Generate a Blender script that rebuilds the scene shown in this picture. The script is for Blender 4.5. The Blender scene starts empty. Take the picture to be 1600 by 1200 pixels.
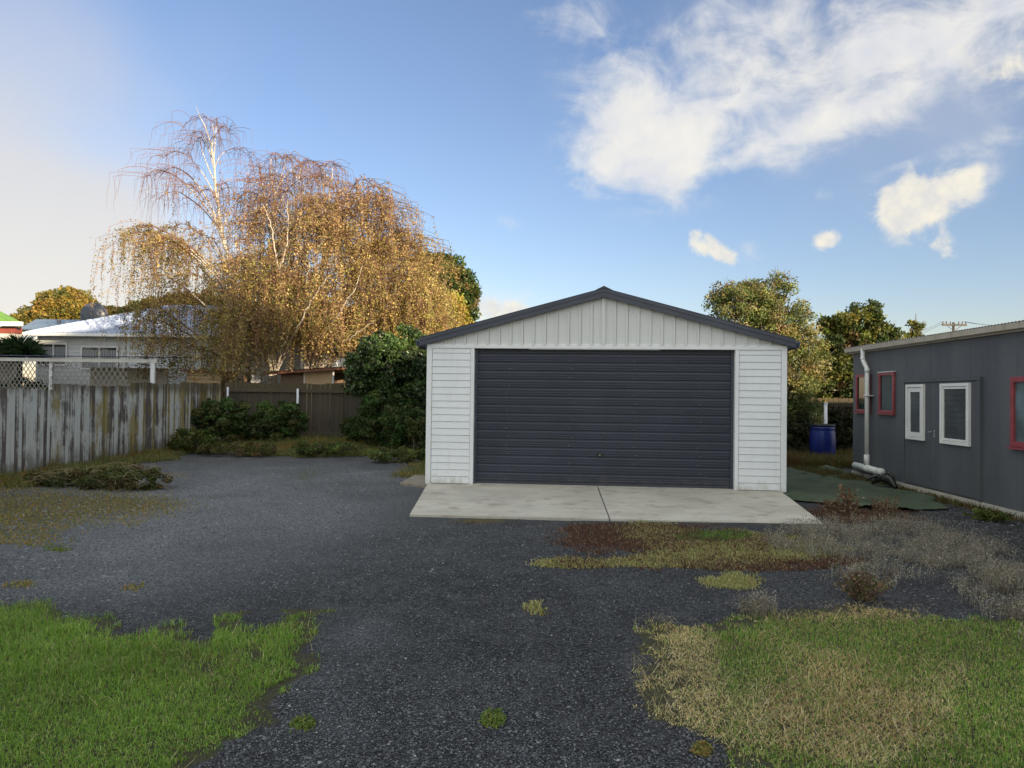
import bpy, math, random
import numpy as np
from mathutils import Vector, Matrix
R = math.radians
random.seed(7); rng = np.random.default_rng(11)
sc = bpy.context.scene
COL = sc.collection

# ------------------------------------------------------------------ camera
F = 1150.0                       # focal length in photo pixels (1600 wide)
cam_d = bpy.data.cameras.new('camera'); cam = bpy.data.objects.new('camera', cam_d); COL.objects.link(cam)
cam_d.sensor_width = 36.0; cam_d.lens = F / 1600 * 36.0; cam_d.clip_start = 0.1; cam_d.clip_end = 3000
MC = Matrix.Translation((0, 0, 1.6)) @ Matrix.Rotation(R(90.85), 4, 'X') @ Matrix.Rotation(R(0.68), 4, 'Z')
cam.matrix_world = MC
sc.camera = cam
RC = np.array(MC.to_3x3())

def ray(px, py):
    return RC @ np.array([(px - 800) / F, -(py - 600) / F, -1.0])
def G(px, py, z=0.0):            # point of the photo that lies on the ground (or at height z)
    d = ray(px, py); t = (z - 1.6) / d[2]
    return np.array([d[0] * t, d[1] * t, z])
def P(px, py, Y):                # point of the photo at distance Y ahead
    d = ray(px, py); t = Y / d[1]
    return np.array([d[0] * t, Y, 1.6 + d[2] * t])
def pix(x, y, z=0.0):            # world -> photo pixels (arrays), used to lay out the ground cover
    v = np.stack([x, y, z - 1.6 + 0 * x], -1) @ RC
    return 800 - F * v[..., 0] / v[..., 2], 600 + F * v[..., 1] / v[..., 2]

# ------------------------------------------------------------------ light
SUN_EL, SUN_AZ = R(9.0), R(140.0)          # azimuth clockwise from +Y (the view direction)
sdir = Vector((math.sin(SUN_AZ) * math.cos(SUN_EL), math.cos(SUN_AZ) * math.cos(SUN_EL), math.sin(SUN_EL)))
sun_d = bpy.data.lights.new('sun', 'SUN'); sun_d.energy = 4.6; sun_d.angle = R(0.53); sun_d.color = (1.0, 0.80, 0.54)
sun = bpy.data.objects.new('sun', sun_d); COL.objects.link(sun)
sun.rotation_euler = sdir.to_track_quat('Z', 'Y').to_euler(); sun.location = (20, -30, 20)

sc.view_settings.view_transform = 'Standard'; sc.view_settings.look = 'None'
sc.view_settings.exposure = 1.18; sc.view_settings.gamma = 1.0

class NT:
    """tiny helper for node trees"""
    def __init__(s, nt): s.t = nt; s.l = nt.links
    def n(s, typ, ins=None, **props):
        nd = s.t.nodes.new(typ)
        for k, v in props.items(): setattr(nd, k, v)
        for k, v in (ins or {}).items(): s.put(nd.inputs[k], v)
        return nd
    def put(s, sock, v):
        if isinstance(v, bpy.types.NodeSocket): s.l.new(v, sock)
        elif isinstance(v, bpy.types.Node): s.l.new(v.outputs[0], sock)
        else:
            try: sock.default_value = v
            except Exception: sock.default_value = (*v, 1.0)
    def m(s, op, a, b=0.0, c=0.0, clamp=False):
        nd = s.n('ShaderNodeMath', operation=op); nd.use_clamp = clamp
        for i, v in enumerate((a, b, c)):
            s.put(nd.inputs[i], v)
        return nd.outputs[0]
    def mix(s, f, a, b, mode='MIX'):
        nd = s.n('ShaderNodeMix', data_type='RGBA', blend_type=mode)
        s.put(nd.inputs[0], f); s.put(nd.inputs[6], a if not isinstance(a, tuple) else (*a, 1.0)[:4]); s.put(nd.inputs[7], b if not isinstance(b, tuple) else (*b, 1.0)[:4])
        return nd.outputs[2]
    def noise(s, vec, scale, detail=4.0, rough=0.55, dist=0.0, out=0):
        nd = s.n('ShaderNodeTexNoise', {'Scale': scale, 'Detail': detail, 'Roughness': rough, 'Distortion': dist})
        if vec is not None: s.put(nd.inputs['Vector'], vec)
        return nd.outputs[out]
    def step(s, v, lo, hi):
        nd = s.n('ShaderNodeMapRange', {'Value': v, 'From Min': lo, 'From Max': hi}, interpolation_type='SMOOTHSTEP')
        return nd.outputs[0]
    def scale(s, vec, sc3):
        nd = s.n('ShaderNodeVectorMath', {0: vec, 1: sc3}, operation='MULTIPLY'); return nd.outputs[0]
    def obj(s): return s.n('ShaderNodeTexCoord').outputs['Object']

# ------------------------------------------------------------------ sky with clouds
w = bpy.data.worlds.new('World'); sc.world = w; w.use_nodes = True
w.node_tree.nodes.clear(); q = NT(w.node_tree)
sky = q.n('ShaderNodeTexSky', sky_type='NISHITA', sun_disc=False)
sky.sun_elevation = SUN_EL; sky.sun_rotation = SUN_AZ; sky.air_density = 1.0; sky.dust_density = 0.5; sky.ozone_density = 3.0
g = q.n('ShaderNodeTexCoord').outputs['Generated']
sep = q.n('ShaderNodeSeparateXYZ', {0: g})
az = q.m('ARCTAN2', sep.outputs[0], sep.outputs[1]); el = q.m('ARCSINE', sep.outputs[2])
cmb = q.n('ShaderNodeCombineXYZ', {0: az, 1: el, 2: 0.0}).outputs[0]
warp = q.n('ShaderNodeVectorMath', {0: q.noise(cmb, 5.0, 3.0, out=1), 1: (0.5, 0.5, 0.5)}, operation='SUBTRACT').outputs[0]
warp = q.scale(warp, (0.07, 0.05, 0.0))
pw = q.n('ShaderNodeVectorMath', {0: cmb, 1: warp}, operation='ADD').outputs[0]
sw = q.n('ShaderNodeSeparateXYZ', {0: pw}); A, E = sw.outputs[0], sw.outputs[1]
def azel(px, py):
    d = ray(px, py); return math.atan2(d[0], d[1]), math.atan2(d[2], math.hypot(d[0], d[1]))
def blob(px, py, rx, ry, rot=0.0, amp=1.0, a=None, e=None):
    """cloud patch at a compass direction; radii in photo px, turned by rot degrees"""
    ca, ce = azel(px, py); c, s_ = math.cos(R(rot)), math.sin(R(rot))
    da = q.m('SUBTRACT', a or A, ca); de = q.m('SUBTRACT', e or E, ce)
    x = q.m('ADD', q.m('MULTIPLY', da, c * F / rx), q.m('MULTIPLY', de, s_ * F / rx))
    y = q.m('ADD', q.m('MULTIPLY', da, -s_ * F / ry), q.m('MULTIPLY', de, c * F / ry))
    r2 = q.m('ADD', q.m('MULTIPLY', x, x), q.m('MULTIPLY', y, y))
    return q.m('MULTIPLY', q.m('EXPONENT', q.m('MULTIPLY', r2, -1.0)), amp)
def total(l):
    o = l[0]
    for b in l[1:]: o = q.m('ADD', o, b)
    return o
# fine cumulus and wisps on the right
fine = total([
    blob(985, 205, 75, 80, 40, .95), blob(930, 250, 45, 45, 0, .65), blob(1050, 270, 45, 50, 0, .75), blob(1105, 215, 50, 55, 30, .45), blob(1130, 90, 150, 60, 25, .5),
    blob(1260, 60, 240, 80, 15, .5), blob(1250, 200, 160, 34, 16, .62), blob(1170, 245, 50, 16, 20, .5), blob(890, 30, 60, 55, 0, .45), blob(1390, 175, 110, 26, 8, .55),
    blob(1515, 105, 95, 38, -12, .5), blob(1560, 10, 130, 40, 10, .6), blob(1510, 290, 42, 32, 38, .5), blob(1158, 400, 26, 18, 0, .35), blob(1425, 262, 60, 12, 14, .42), blob(790, 352, 22, 12, 0, .3),
    blob(1560, 215, 30, 12, 0, .35), blob(1290, 298, 16, 8, 0, .3), blob(770, 478, 75, 26, 0, .95), blob(1430, 90, 200, 90, 10, .2)])
puff = total([blob(775, 482, 70, 24, 0, 1.0), blob(1418, 330, 44, 38, 5, 1.35), blob(1450, 312, 52, 26, 20, 1.0), blob(1515, 285, 32, 24, 30, .75), blob(1475, 386, 26, 16, 0, .85), blob(1292, 372, 26, 17, 12, 1.2), blob(1100, 388, 26, 17, -25, 1.1), blob(1130, 408, 24, 15, -20, .9), blob(1500, 104, 62, 26, -14, .62), blob(1570, 118, 45, 22, 0, .55), blob(975, 215, 42, 42, 30, .3), blob(1525, 328, 20, 12, 0, .5)])
stretch = q.n('ShaderNodeMapping', {'Vector': cmb, 'Rotation': (0, 0, R(28)), 'Scale': (9.0, 17.0, 1.0)}).outputs[0]
fb = q.noise(stretch, 1.0, 9.0, 0.6, 0.6)
fb2 = q.noise(cmb, 26.0, 6.0, 0.6, 0.3)
edge = q.m('ADD', q.m('MULTIPLY', q.m('SUBTRACT', fb, 0.48), 2.5), q.m('MULTIPLY', q.m('SUBTRACT', fb2, 0.5), 1.0))
inside = q.m('MINIMUM', q.m('MULTIPLY', fine, 4.0), 1.0)
fmask = q.step(q.m('ADD', fine, q.m('MULTIPLY', edge, inside)), 0.04, 1.30)
pmask = q.step(q.m('ADD', puff, q.m('ADD', q.m('MULTIPLY', q.m('SUBTRACT', q.noise(cmb, 24.0, 9.0, .62, .5), .5), 2.2), q.m('MULTIPLY', q.m('SUBTRACT', fb, .5), .5))), 0.42, 1.12)
# broad soft bank on the left, and thin veil at the top right
soft = total([blob(20, 350, 225, 120, -14, 1.35), blob(60, 480, 300, 60, 0, .8), blob(-40, 60, 280, 170, 0, .6), blob(1500, 60, 460, 260, 0, .42), blob(190, 440, 140, 80, 0, .2), blob(330, 470, 200, 60, 0, .35)])
sn = q.noise(cmb, 4.5, 5.0, 0.5, 0.4)
smask = q.step(q.m('ADD', soft, q.m('MULTIPLY', q.m('SUBTRACT', sn, 0.5), 0.7)), 0.05, 1.15)
# unseen broken cloud behind and overhead, added and brightened to fill the shaded yard
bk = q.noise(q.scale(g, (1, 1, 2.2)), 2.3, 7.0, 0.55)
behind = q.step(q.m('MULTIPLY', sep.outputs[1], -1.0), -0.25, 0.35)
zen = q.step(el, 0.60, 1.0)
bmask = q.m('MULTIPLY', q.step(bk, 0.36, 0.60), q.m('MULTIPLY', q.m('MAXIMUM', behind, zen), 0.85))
skyc = q.mix(1.0, sky.outputs[0], (.99, .765, .745), 'MULTIPLY')
CL = 1.0
hgt = q.step(el, 0.05, 0.45)
softc = q.mix(hgt, (2.75, 2.62, 2.4), (2.0, 2.05, 2.3))
lum = q.step(q.noise(cmb, 14.0, 5.0, 0.55), 0.25, 0.75)
finec = q.mix(lum, (2.35, 2.4, 2.55), (3.0, 2.9, 2.65))
c1 = q.mix(q.m('MULTIPLY', smask, 0.92), skyc, softc)
c2 = q.mix(q.m('MULTIPLY', fmask, 0.93), c1, finec)
c2 = q.mix(q.m('MULTIPLY', pmask, 0.92), c2, q.mix(q.step(q.noise(cmb, 38.0, 6.0, .6), .3, .7), (2.45, 2.42, 2.35), (3.1, 2.9, 2.4)))
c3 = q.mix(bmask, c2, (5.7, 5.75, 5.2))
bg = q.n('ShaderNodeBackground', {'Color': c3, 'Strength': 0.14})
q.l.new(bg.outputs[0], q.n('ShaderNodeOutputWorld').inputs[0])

# ------------------------------------------------------------------ helpers
def tag(o, label=None, cat=None, group=None, kind=None):
    if label: o['label'] = label
    if cat: o['category'] = cat
    if group: o['group'] = group
    if kind: o['kind'] = kind
    return o
def empty(name, loc=(0, 0, 0), rz=0.0, label=None, cat=None, group=None):
    o = bpy.data.objects.new(name, None); COL.objects.link(o)
    o.location = loc; o.rotation_euler = (0, 0, rz); o.empty_display_size = .2
    return tag(o, label, cat, group)

class MB:
    def __init__(s): s.v = []; s.f = []; s.mi = []; s.cur = 0
    def poly(s, pts):
        i = len(s.v); s.v += [tuple(p) for p in pts]; s.f.append(tuple(range(i, i + len(pts)))); s.mi.append(s.cur)
    def box(s, x0, x1, y0, y1, z0, z1):
        i = len(s.v)
        s.v += [(x0, y0, z0), (x1, y0, z0), (x1, y1, z0), (x0, y1, z0), (x0, y0, z1), (x1, y0, z1), (x1, y1, z1), (x0, y1, z1)]
        for f in ((3, 2, 1, 0), (4, 5, 6, 7), (0, 1, 5, 4), (1, 2, 6, 5), (2, 3, 7, 6), (3, 0, 4, 7)):
            s.f.append(tuple(i + k for k in f)); s.mi.append(s.cur)
        return s
    def prism(s, poly, a, b):
        """poly: 3D points of one end; moved by vectors a and b to make both ends"""
        n = len(poly); i = len(s.v)
        s.v += [tuple(np.add(p, a)) for p in poly] + [tuple(np.add(p, b)) for p in poly]
        s.f += [tuple(i + k for k in range(n))[::-1], tuple(i + n + k for k in range(n))]
        s.f += [(i + k, i + (k + 1) % n, i + n + (k + 1) % n, i + n + k) for k in range(n)]
        s.mi += [s.cur] * (n + 2)
    def tube(s, pts, rad, n=8, cap=True):
        pts = [np.array(p, float) for p in pts]
        if not hasattr(rad, '__len__'): rad = [rad] * len(pts)
        base = len(s.v); ref = np.array([0.13, 0.27, 0.95]); u = None
        for k, p in enumerate(pts):
            d = pts[min(k + 1, len(pts) - 1)] - pts[max(k - 1, 0)]; d = d / (np.linalg.norm(d) + 1e-9)
            if u is None:
                r_ = ref if abs(d @ ref) < .9 else np.array([1.0, 0, 0]); u = np.cross(d, r_)
            u = u - d * (u @ d); u /= np.linalg.norm(u) + 1e-9; v = np.cross(d, u)
            for j in range(n):
                a = 2 * math.pi * j / n; s.v.append(tuple(p + rad[k] * (u * math.cos(a) + v * math.sin(a))))
        for k in range(len(pts) - 1):
            for j in range(n):
                a, b = base + k * n + j, base + k * n + (j + 1) % n
                s.f.append((a, b, b + n, a + n)); s.mi.append(s.cur)
        if cap:
            s.f.append(tuple(base + j for j in range(n))[::-1]); s.f.append(tuple(base + (len(pts) - 1) * n + j for j in range(n))); s.mi += [s.cur] * 2
        return s
    def lathe(s, prof, c=(0, 0, 0), n=28):
        base = len(s.v)
        for r_, z in prof:
            for j in range(n):
                a = 2 * math.pi * j / n; s.v.append((c[0] + r_ * math.cos(a), c[1] + r_ * math.sin(a), c[2] + z))
        for k in range(len(prof) - 1):
            for j in range(n):
                a, b = base + k * n + j, base + k * n + (j + 1) % n
                s.f.append((a, b, b + n, a + n)); s.mi.append(s.cur)
        s.f.append(tuple(base + j for j in range(n))[::-1]); s.f.append(tuple(base + (len(prof) - 1) * n + j for j in range(n))); s.mi += [s.cur] * 2
        return s
    def build(s, name, mats, parent=None, smooth=False, bevel=0.0, col=None):
        me = bpy.data.meshes.new(name); me.from_pydata(s.v, [], s.f); me.update(); assert max(max(f_) for f_ in s.f) < len(s.v), name
        mats = mats if isinstance(mats, (list, tuple)) else [mats]
        for m_ in mats: me.materials.append(m_)
        if len(mats) > 1: me.polygons.foreach_set('material_index', s.mi)
        if smooth: me.polygons.foreach_set('use_smooth', [True] * len(s.f))
        if col is not None:
            at = me.color_attributes.new('Col', 'FLOAT_COLOR', 'POINT'); at.data.foreach_set('color', np.array(col, np.float32).ravel())
        o = bpy.data.objects.new(name, me); COL.objects.link(o)
        if parent is not None: o.parent = parent
        if bevel > 0:
            bv = o.modifiers.new('bevel', 'BEVEL'); bv.width = bevel; bv.segments = 2; bv.limit_method = 'ANGLE'; bv.angle_limit = R(40)
        return o

def raw_mesh(name, V, T, mats, parent=None, C=None, nper=3, mi=None, smooth=False):
    """numpy mesh of equal faces (nper corners)"""
    me = bpy.data.meshes.new(name); nf = len(T)
    me.vertices.add(len(V)); me.vertices.foreach_set('co', np.asarray(V, np.float32).ravel())
    me.loops.add(nf * nper); me.loops.foreach_set('vertex_index', np.asarray(T, np.int32).ravel())
    me.polygons.add(nf); me.polygons.foreach_set('loop_start', np.arange(nf, dtype=np.int32) * nper)
    for m_ in (mats if isinstance(mats, (list, tuple)) else [mats]): me.materials.append(m_)
    if mi is not None: me.polygons.foreach_set('material_index', np.asarray(mi, np.int32))
    me.polygons.foreach_set('use_smooth', np.full(nf, smooth))
    me.update(calc_edges=True)
    if C is not None:
        at = me.color_attributes.new('Col', 'FLOAT_COLOR', 'POINT')
        at.data.foreach_set('color', np.concatenate([np.asarray(C, np.float32), np.ones((len(C), 1), np.float32)], 1).ravel())
    o = bpy.data.objects.new(name, me); COL.objects.link(o)
    if parent is not None: o.parent = parent
    return o

# ------------------------------------------------------------------ materials
def newmat(name):
    m_ = bpy.data.materials.new(name); m_.use_nodes = True; m_.node_tree.nodes.clear(); return m_, NT(m_.node_tree)
def finish(k, bsdf):
    k.l.new(bsdf.outputs[0], k.n('ShaderNodeOutputMaterial').inputs[0])
def bump(k, h, strength=0.3, dist=0.01):
    return k.n('ShaderNodeBump', {'Height': h, 'Strength': strength, 'Distance': dist}).outputs[0]
def splashdirt(k, cc, o, col, amt):
    """mud splashed up by rain on the lowest boards"""
    zz = k.n('ShaderNodeSeparateXYZ', {0: o}).outputs[2]
    sp_ = k.m('ADD', k.noise(k.scale(o, (1, 1, .6)), 7.0, 8.0, .75), k.m('MULTIPLY', zz, -1.25))
    return k.mix(k.m('MULTIPLY', k.step(sp_, .18, .55), amt), cc, col)
def plain(name, c, rough=0.5, vary=0.12, nscale=3.0, metal=0.0, bmp=0.08, spec=0.5, dirt=None, streak=False, splash=None):
    """paint-like surface with soft mottling, fine grain and optional dirt"""
    m_, k = newmat(name); o = k.obj()
    nz = k.noise(o, nscale, 6.0, 0.6); f = k.noise(o, 70.0, 3.0)
    lo = tuple(x * (1 - vary) for x in c); hi = tuple(min(1, x * (1 + vary)) for x in c)
    cc = k.mix(k.step(nz, .3, .7), lo, hi)
    if dirt:
        sv = k.scale(o, (6, 6, 0.8)) if streak else o
        cc = k.mix(k.m('MULTIPLY', k.step(k.noise(sv, 1.4, 7.0, .65), .52, .72), dirt[3]), cc, dirt[:3])
    if splash: cc = splashdirt(k, cc, o, *splash)
    b = k.n('ShaderNodeBsdfPrincipled', {'Base Color': cc, 'Roughness': k.m('ADD', k.m('MULTIPLY', f, .15), rough - .07), 'Metallic': metal, 'Specular IOR Level': spec, 'Normal': bump(k, f, bmp, .004)})
    finish(k, b); return m_
def leafmat(name, trans=0.35, rough=0.55, spec=0.3):
    m_, k = newmat(name)
    a = k.n('ShaderNodeAttribute', attribute_name='Col').outputs['Color']
    b = k.n('ShaderNodeBsdfPrincipled', {'Base Color': a, 'Roughness': rough, 'Specular IOR Level': spec})
    t = k.n('ShaderNodeBsdfTranslucent', {'Color': k.mix(1.0, a, (1.2, 1.15, .6), 'MULTIPLY')})
    mx = k.n('ShaderNodeMixShader', {0: trans}); k.l.new(b.outputs[0], mx.inputs[1]); k.l.new(t.outputs[0], mx.inputs[2])
    finish(k, mx); return m_
M = {}
M['white_board'] = plain('white_board', (.76, .79, .80), .42, .03, 2.0, dirt=(.55, .54, .50, .28), streak=True, splash=((.33, .29, .22), .6))
M['white_trim'] = plain('white_trim', (.78, .80, .80), .38, .03, 2.0, dirt=(.55, .53, .48, .25), splash=((.33, .29, .22), .5))
M['gable_white'] = plain('gable_white', (.66, .67, .65), .45, .03, 1.5, dirt=(.5, .48, .42, .25), streak=True)
M['steel_grey'] = plain('steel_grey', (.036, .044, .064), .42, .12, 3.0, spec=.5)
M['roof_dark'] = plain('roof_dark', (.045, .054, .078), .38, .15, 3.0, spec=.5)
M['lattice'] = plain('lattice', (.24, .235, .215), .7, .15, 6.0)
M['beam_white'] = plain('beam_white', (.52, .52, .50), .6, .08, 4.0, dirt=(.3, .28, .25, .5))
M['black'] = plain('black', (.012, .012, .013), .4)
M['chrome'] = plain('chrome', (.6, .6, .6), .25, metal=1.0)
M['beige_fascia'] = plain('beige_fascia', (.50, .44, .35), .55, .08, 4.0, dirt=(.18, .15, .11, .6), streak=True)
M['grey_iron'] = plain('grey_iron', (.30, .29, .27), .5, .2, 3.0, metal=.3, dirt=(.22, .12, .06, .5))
M['red_frame'] = plain('red_frame', (.27, .045, .055), .45, .15, 6.0, dirt=(.40, .20, .19, .5))
M['white_frame'] = plain('white_frame', (.74, .74, .71), .35, .03, 5.0, dirt=(.55, .53, .48, .2))
M['pvc'] = plain('pvc', (.76, .76, .72), .4, .03, 5.0, dirt=(.5, .48, .43, .25), streak=True)
M['rusty_iron'] = plain('rusty_iron', (.17, .07, .035), .75, .35, 6.0, dirt=(.08, .05, .04, .7))
M['tan_board'] = plain('tan_board', (.42, .30, .17), .7, .08, 2.0)
M['brown_board'] = plain('brown_board', (.13, .085, .055), .7, .12, 3.0)
M['cream_wall'] = plain('cream_wall', (.55, .54, .50), .6, .05, 2.0)
M['pale_wall'] = plain('pale_wall', (.62, .66, .68), .55, .04, 2.0)
M['pale_roof'] = plain('pale_roof', (.40, .47, .62), .45, .05, 1.0, spec=.4)
M['slate_roof'] = plain('slate_roof', (.17, .23, .30), .45, .08, 1.0)
M['green_roof'] = plain('green_roof', (.16, .32, .04), .5, .12, 1.5)
M['brick_red'] = plain('brick_red', (.22, .05, .035), .6)
M['white_post'] = plain('white_post', (.62, .64, .68), .5, .08, 8.0, dirt=(.20, .15, .11, .55))
M['rust_post'] = plain('rust_post', (.38, .30, .27), .6, .2, 9.0, dirt=(.14, .07, .04, .9))
M['pole_wood'] = plain('pole_wood', (.07, .065, .06), .8)
M['dark_void'] = plain('dark_void', (.01, .009, .008), .9)
M['curtain'] = plain('curtain', (.30, .32, .34), .8, .1, 8.0)
M['black_pipe'] = plain('black_pipe', (.013, .014, .013), .35)

# glass: opaque, unlit room put into the dark base colour; mirror-like sky reflections
def glassmat(name, c, rough=.04):
    m_, k = newmat(name); o = k.obj()
    n1 = k.noise(o, 2.2, 3.0)
    cc = k.mix(k.step(n1, .35, .7), tuple(x * .6 for x in c), tuple(x * 1.3 for x in c))
    b = k.n('ShaderNodeBsdfPrincipled', {'Base Color': cc, 'Roughness': rough, 'Specular IOR Level': .6, 'Normal': bump(k, k.noise(o, 1.5, 1.0), .12, .02)})
    finish(k, b); return m_
M['glass_green'] = glassmat('glass_green', (.018, .040, .036))
M['glass_dark'] = glassmat('glass_dark', (.035, .042, .042))
M['glass_mid'] = glassmat('glass_mid', (.085, .095, .085), .05)
M['glass_pale'] = glassmat('glass_pale', (.10, .14, .15), .15)

# grey sheet cladding with rain streaks
m_, k = newmat('charcoal_sheet'); o = k.obj()
n1 = k.noise(k.scale(o, (1.6, 1.6, .35)), 1.0, 6.0, .6); n2 = k.noise(k.scale(o, (10, 10, .7)), 1.0, 5.0, .6); n3 = k.noise(o, 9.0, 5.0, .7)
cc = k.mix(k.step(n1, .3, .7), (.074, .080, .090), (.108, .112, .118))
cc = k.mix(k.m('MULTIPLY', k.step(n2, .55, .8), .35), cc, (.10, .10, .095))
cc = k.mix(k.m('MULTIPLY', k.step(n3, .66, .78), .3), cc, (.13, .125, .115))
finish(k, k.n('ShaderNodeBsdfPrincipled', {'Base Color': cc, 'Roughness': k.m('ADD', .42, k.m('MULTIPLY', n3, .25)), 'Specular IOR Level': .45, 'Normal': bump(k, n3, .12, .006)}))
M['charcoal'] = m_

# roller door steel: fine dust and scuffs
m_, k = newmat('door_steel'); o = k.obj()
n1 = k.noise(o, 1.2, 5.0, .6); n2 = k.noise(k.scale(o, (1.0, 1, 14)), 2.2, 5.0, .6); vo = k.n('ShaderNodeTexVoronoi', {'Vector': o, 'Scale': 3.2}, feature='F1').outputs[0]
cc = k.mix(k.step(n1, .3, .7), (.029, .036, .058), (.041, .049, .073))
cc = k.mix(k.m('MULTIPLY', k.step(n2, .5, .8), .22), cc, (.060, .066, .078))
cc = k.mix(k.m('MULTIPLY', k.m('LESS_THAN', vo, .035), .55), cc, (.20, .21, .22))
cc = splashdirt(k, cc, o, (.12, .11, .095), .6)
finish(k, k.n('ShaderNodeBsdfPrincipled', {'Base Color': cc, 'Roughness': k.m('ADD', .36, k.m('MULTIPLY', n1, .2)), 'Specular IOR Level': .5}))
M['door_steel'] = m_

# concrete
m_, k = newmat('concrete'); o = k.obj()
n1 = k.noise(o, 1.3, 6.0, .62); n2 = k.noise(o, 55.0, 4.0, .7); n3 = k.noise(k.scale(o, (.8, 4.0, 1)), 1.6, 6.0, .6)
n4 = k.noise(o, 3.0, 7.0, .7)
cc = k.mix(k.step(n1, .3, .7), (.42, .395, .335), (.54, .51, .435))
cc = k.mix(k.m('MULTIPLY', k.step(n3, .45, .75), .45), cc, (.33, .31, .28))
cc = k.mix(k.m('MULTIPLY', k.step(n4, .50, .70), .7), cc, (.24, .195, .145))
cc = k.mix(k.m('MULTIPLY', k.step(n2, .4, .8), .35), cc, (.48, .47, .44))
pv = k.n('ShaderNodeTexVoronoi', {'Vector': o, 'Scale': 7.0}, feature='F1').outputs[0]
cc = k.mix(k.m('MULTIPLY', k.m('SUBTRACT', 1.0, k.step(pv, .05, .14)), .5), cc, (.20, .18, .15))
cc = k.mix(k.m('MULTIPLY', k.step(k.noise(k.scale(o, (1.2, 30, 1)), 1.0, 4.0, .6), .5, .8), .22), cc, (.26, .25, .22))
finish(k, k.n('ShaderNodeBsdfPrincipled', {'Base Color': cc, 'Roughness': .82, 'Specular IOR Level': .25, 'Normal': bump(k, n2, .35, .006)}))
M['concrete'] = m_

# ground: angular gravel, with a finer worn track, dust and thatch where the mask says
m_, k = newmat('gravel_ground'); o = k.obj()
at = k.n('ShaderNodeAttribute', attribute_name='Col')
sp = k.n('ShaderNodeSeparateColor', {0: at.outputs['Color']}); pale, thatch, moss = sp.outputs[0], sp.outputs[1], sp.outputs[2]
wv = k.n('ShaderNodeVectorMath', {0: o, 1: k.scale(k.noise(o, 40.0, 2.0, out=1), (.02, .02, .02))}, operation='ADD').outputs[0]
v1 = k.n('ShaderNodeTexVoronoi', {'Vector': wv, 'Scale': 66.0, 'Randomness': 1.0}, feature='F1')
v1e = k.n('ShaderNodeTexVoronoi', {'Vector': wv, 'Scale': 66.0}, feature='DISTANCE_TO_EDGE').outputs[0]
v2 = k.n('ShaderNodeTexVoronoi', {'Vector': wv, 'Scale': 150.0}, feature='F1')
br = k.n('ShaderNodeSeparateColor', {0: v1.outputs['Color']}); b2 = k.n('ShaderNodeSeparateColor', {0: v2.outputs['Color']})
big = k.noise(o, .55, 5.0, .6); mid = k.noise(o, 3.2, 6.0, .65)
stone = k.mix(k.m('POWER', br.outputs[0], 1.9), (.018, .0195, .0215), (.168, .171, .177))
stone = k.mix(k.m('MULTIPLY', k.m('GREATER_THAN', b2.outputs[1], .93), .6), stone, (.24, .245, .25))
stone = k.mix(k.step(k.noise(o, .9, 6.0, .65), .35, .68), k.mix(1.0, stone, (.62, .62, .63), 'MULTIPLY'), k.mix(1.0, stone, (1.22, 1.21, 1.2), 'MULTIPLY'))
stone = k.mix(k.step(v1e, 0.0, .10), (.012, .012, .013), stone)
stone = k.mix(k.m('MULTIPLY', k.step(mid, .46, .72), .6), stone, k.mix(b2.outputs[0], (.07, .072, .075), (.17, .17, .172)))
stone = k.mix(k.m('MULTIPLY', pale, k.m('ADD', .40, k.m('MULTIPLY', big, 1.0))), stone, k.mix(k.m('POWER', br.outputs[1], 1.5), (.12, .127, .138), (.37, .385, .405)))
soil = k.mix(k.noise(o, 35.0, 6.0, .7), (.030, .030, .012), (.12, .11, .045))
mossc = k.mix(k.noise(o, 9.0, 6.0, .7), (.080, .085, .025), (.18, .13, .055))
jit = k.m('MULTIPLY', k.m('SUBTRACT', k.noise(o, 14.0, 5.0, .7), .5), 1.4)
cc = k.mix(k.step(k.m('ADD', thatch, jit), .3, .8), stone, soil)
cc = k.mix(k.step(k.m('ADD', moss, jit), .35, .8), cc, mossc)
h = k.m('ADD', k.m('MINIMUM', k.m('MULTIPLY', v1e, 4.0), 1.0), k.m('ADD', k.m('MULTIPLY', br.outputs[2], 1.1), k.m('MULTIPLY', b2.outputs[2], .3)))
finish(k, k.n('ShaderNodeBsdfPrincipled', {'Base Color': cc, 'Roughness': .8, 'Specular IOR Level': .35, 'Normal': bump(k, h, .9, .012)}))
M['ground'] = m_
m_, k = newmat('stone_chip')
a = k.n('ShaderNodeAttribute', attribute_name='Col').outputs['Color']
finish(k, k.n('ShaderNodeBsdfPrincipled', {'Base Color': a, 'Roughness': .7, 'Specular IOR Level': .4}))
M['stone'] = m_

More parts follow.
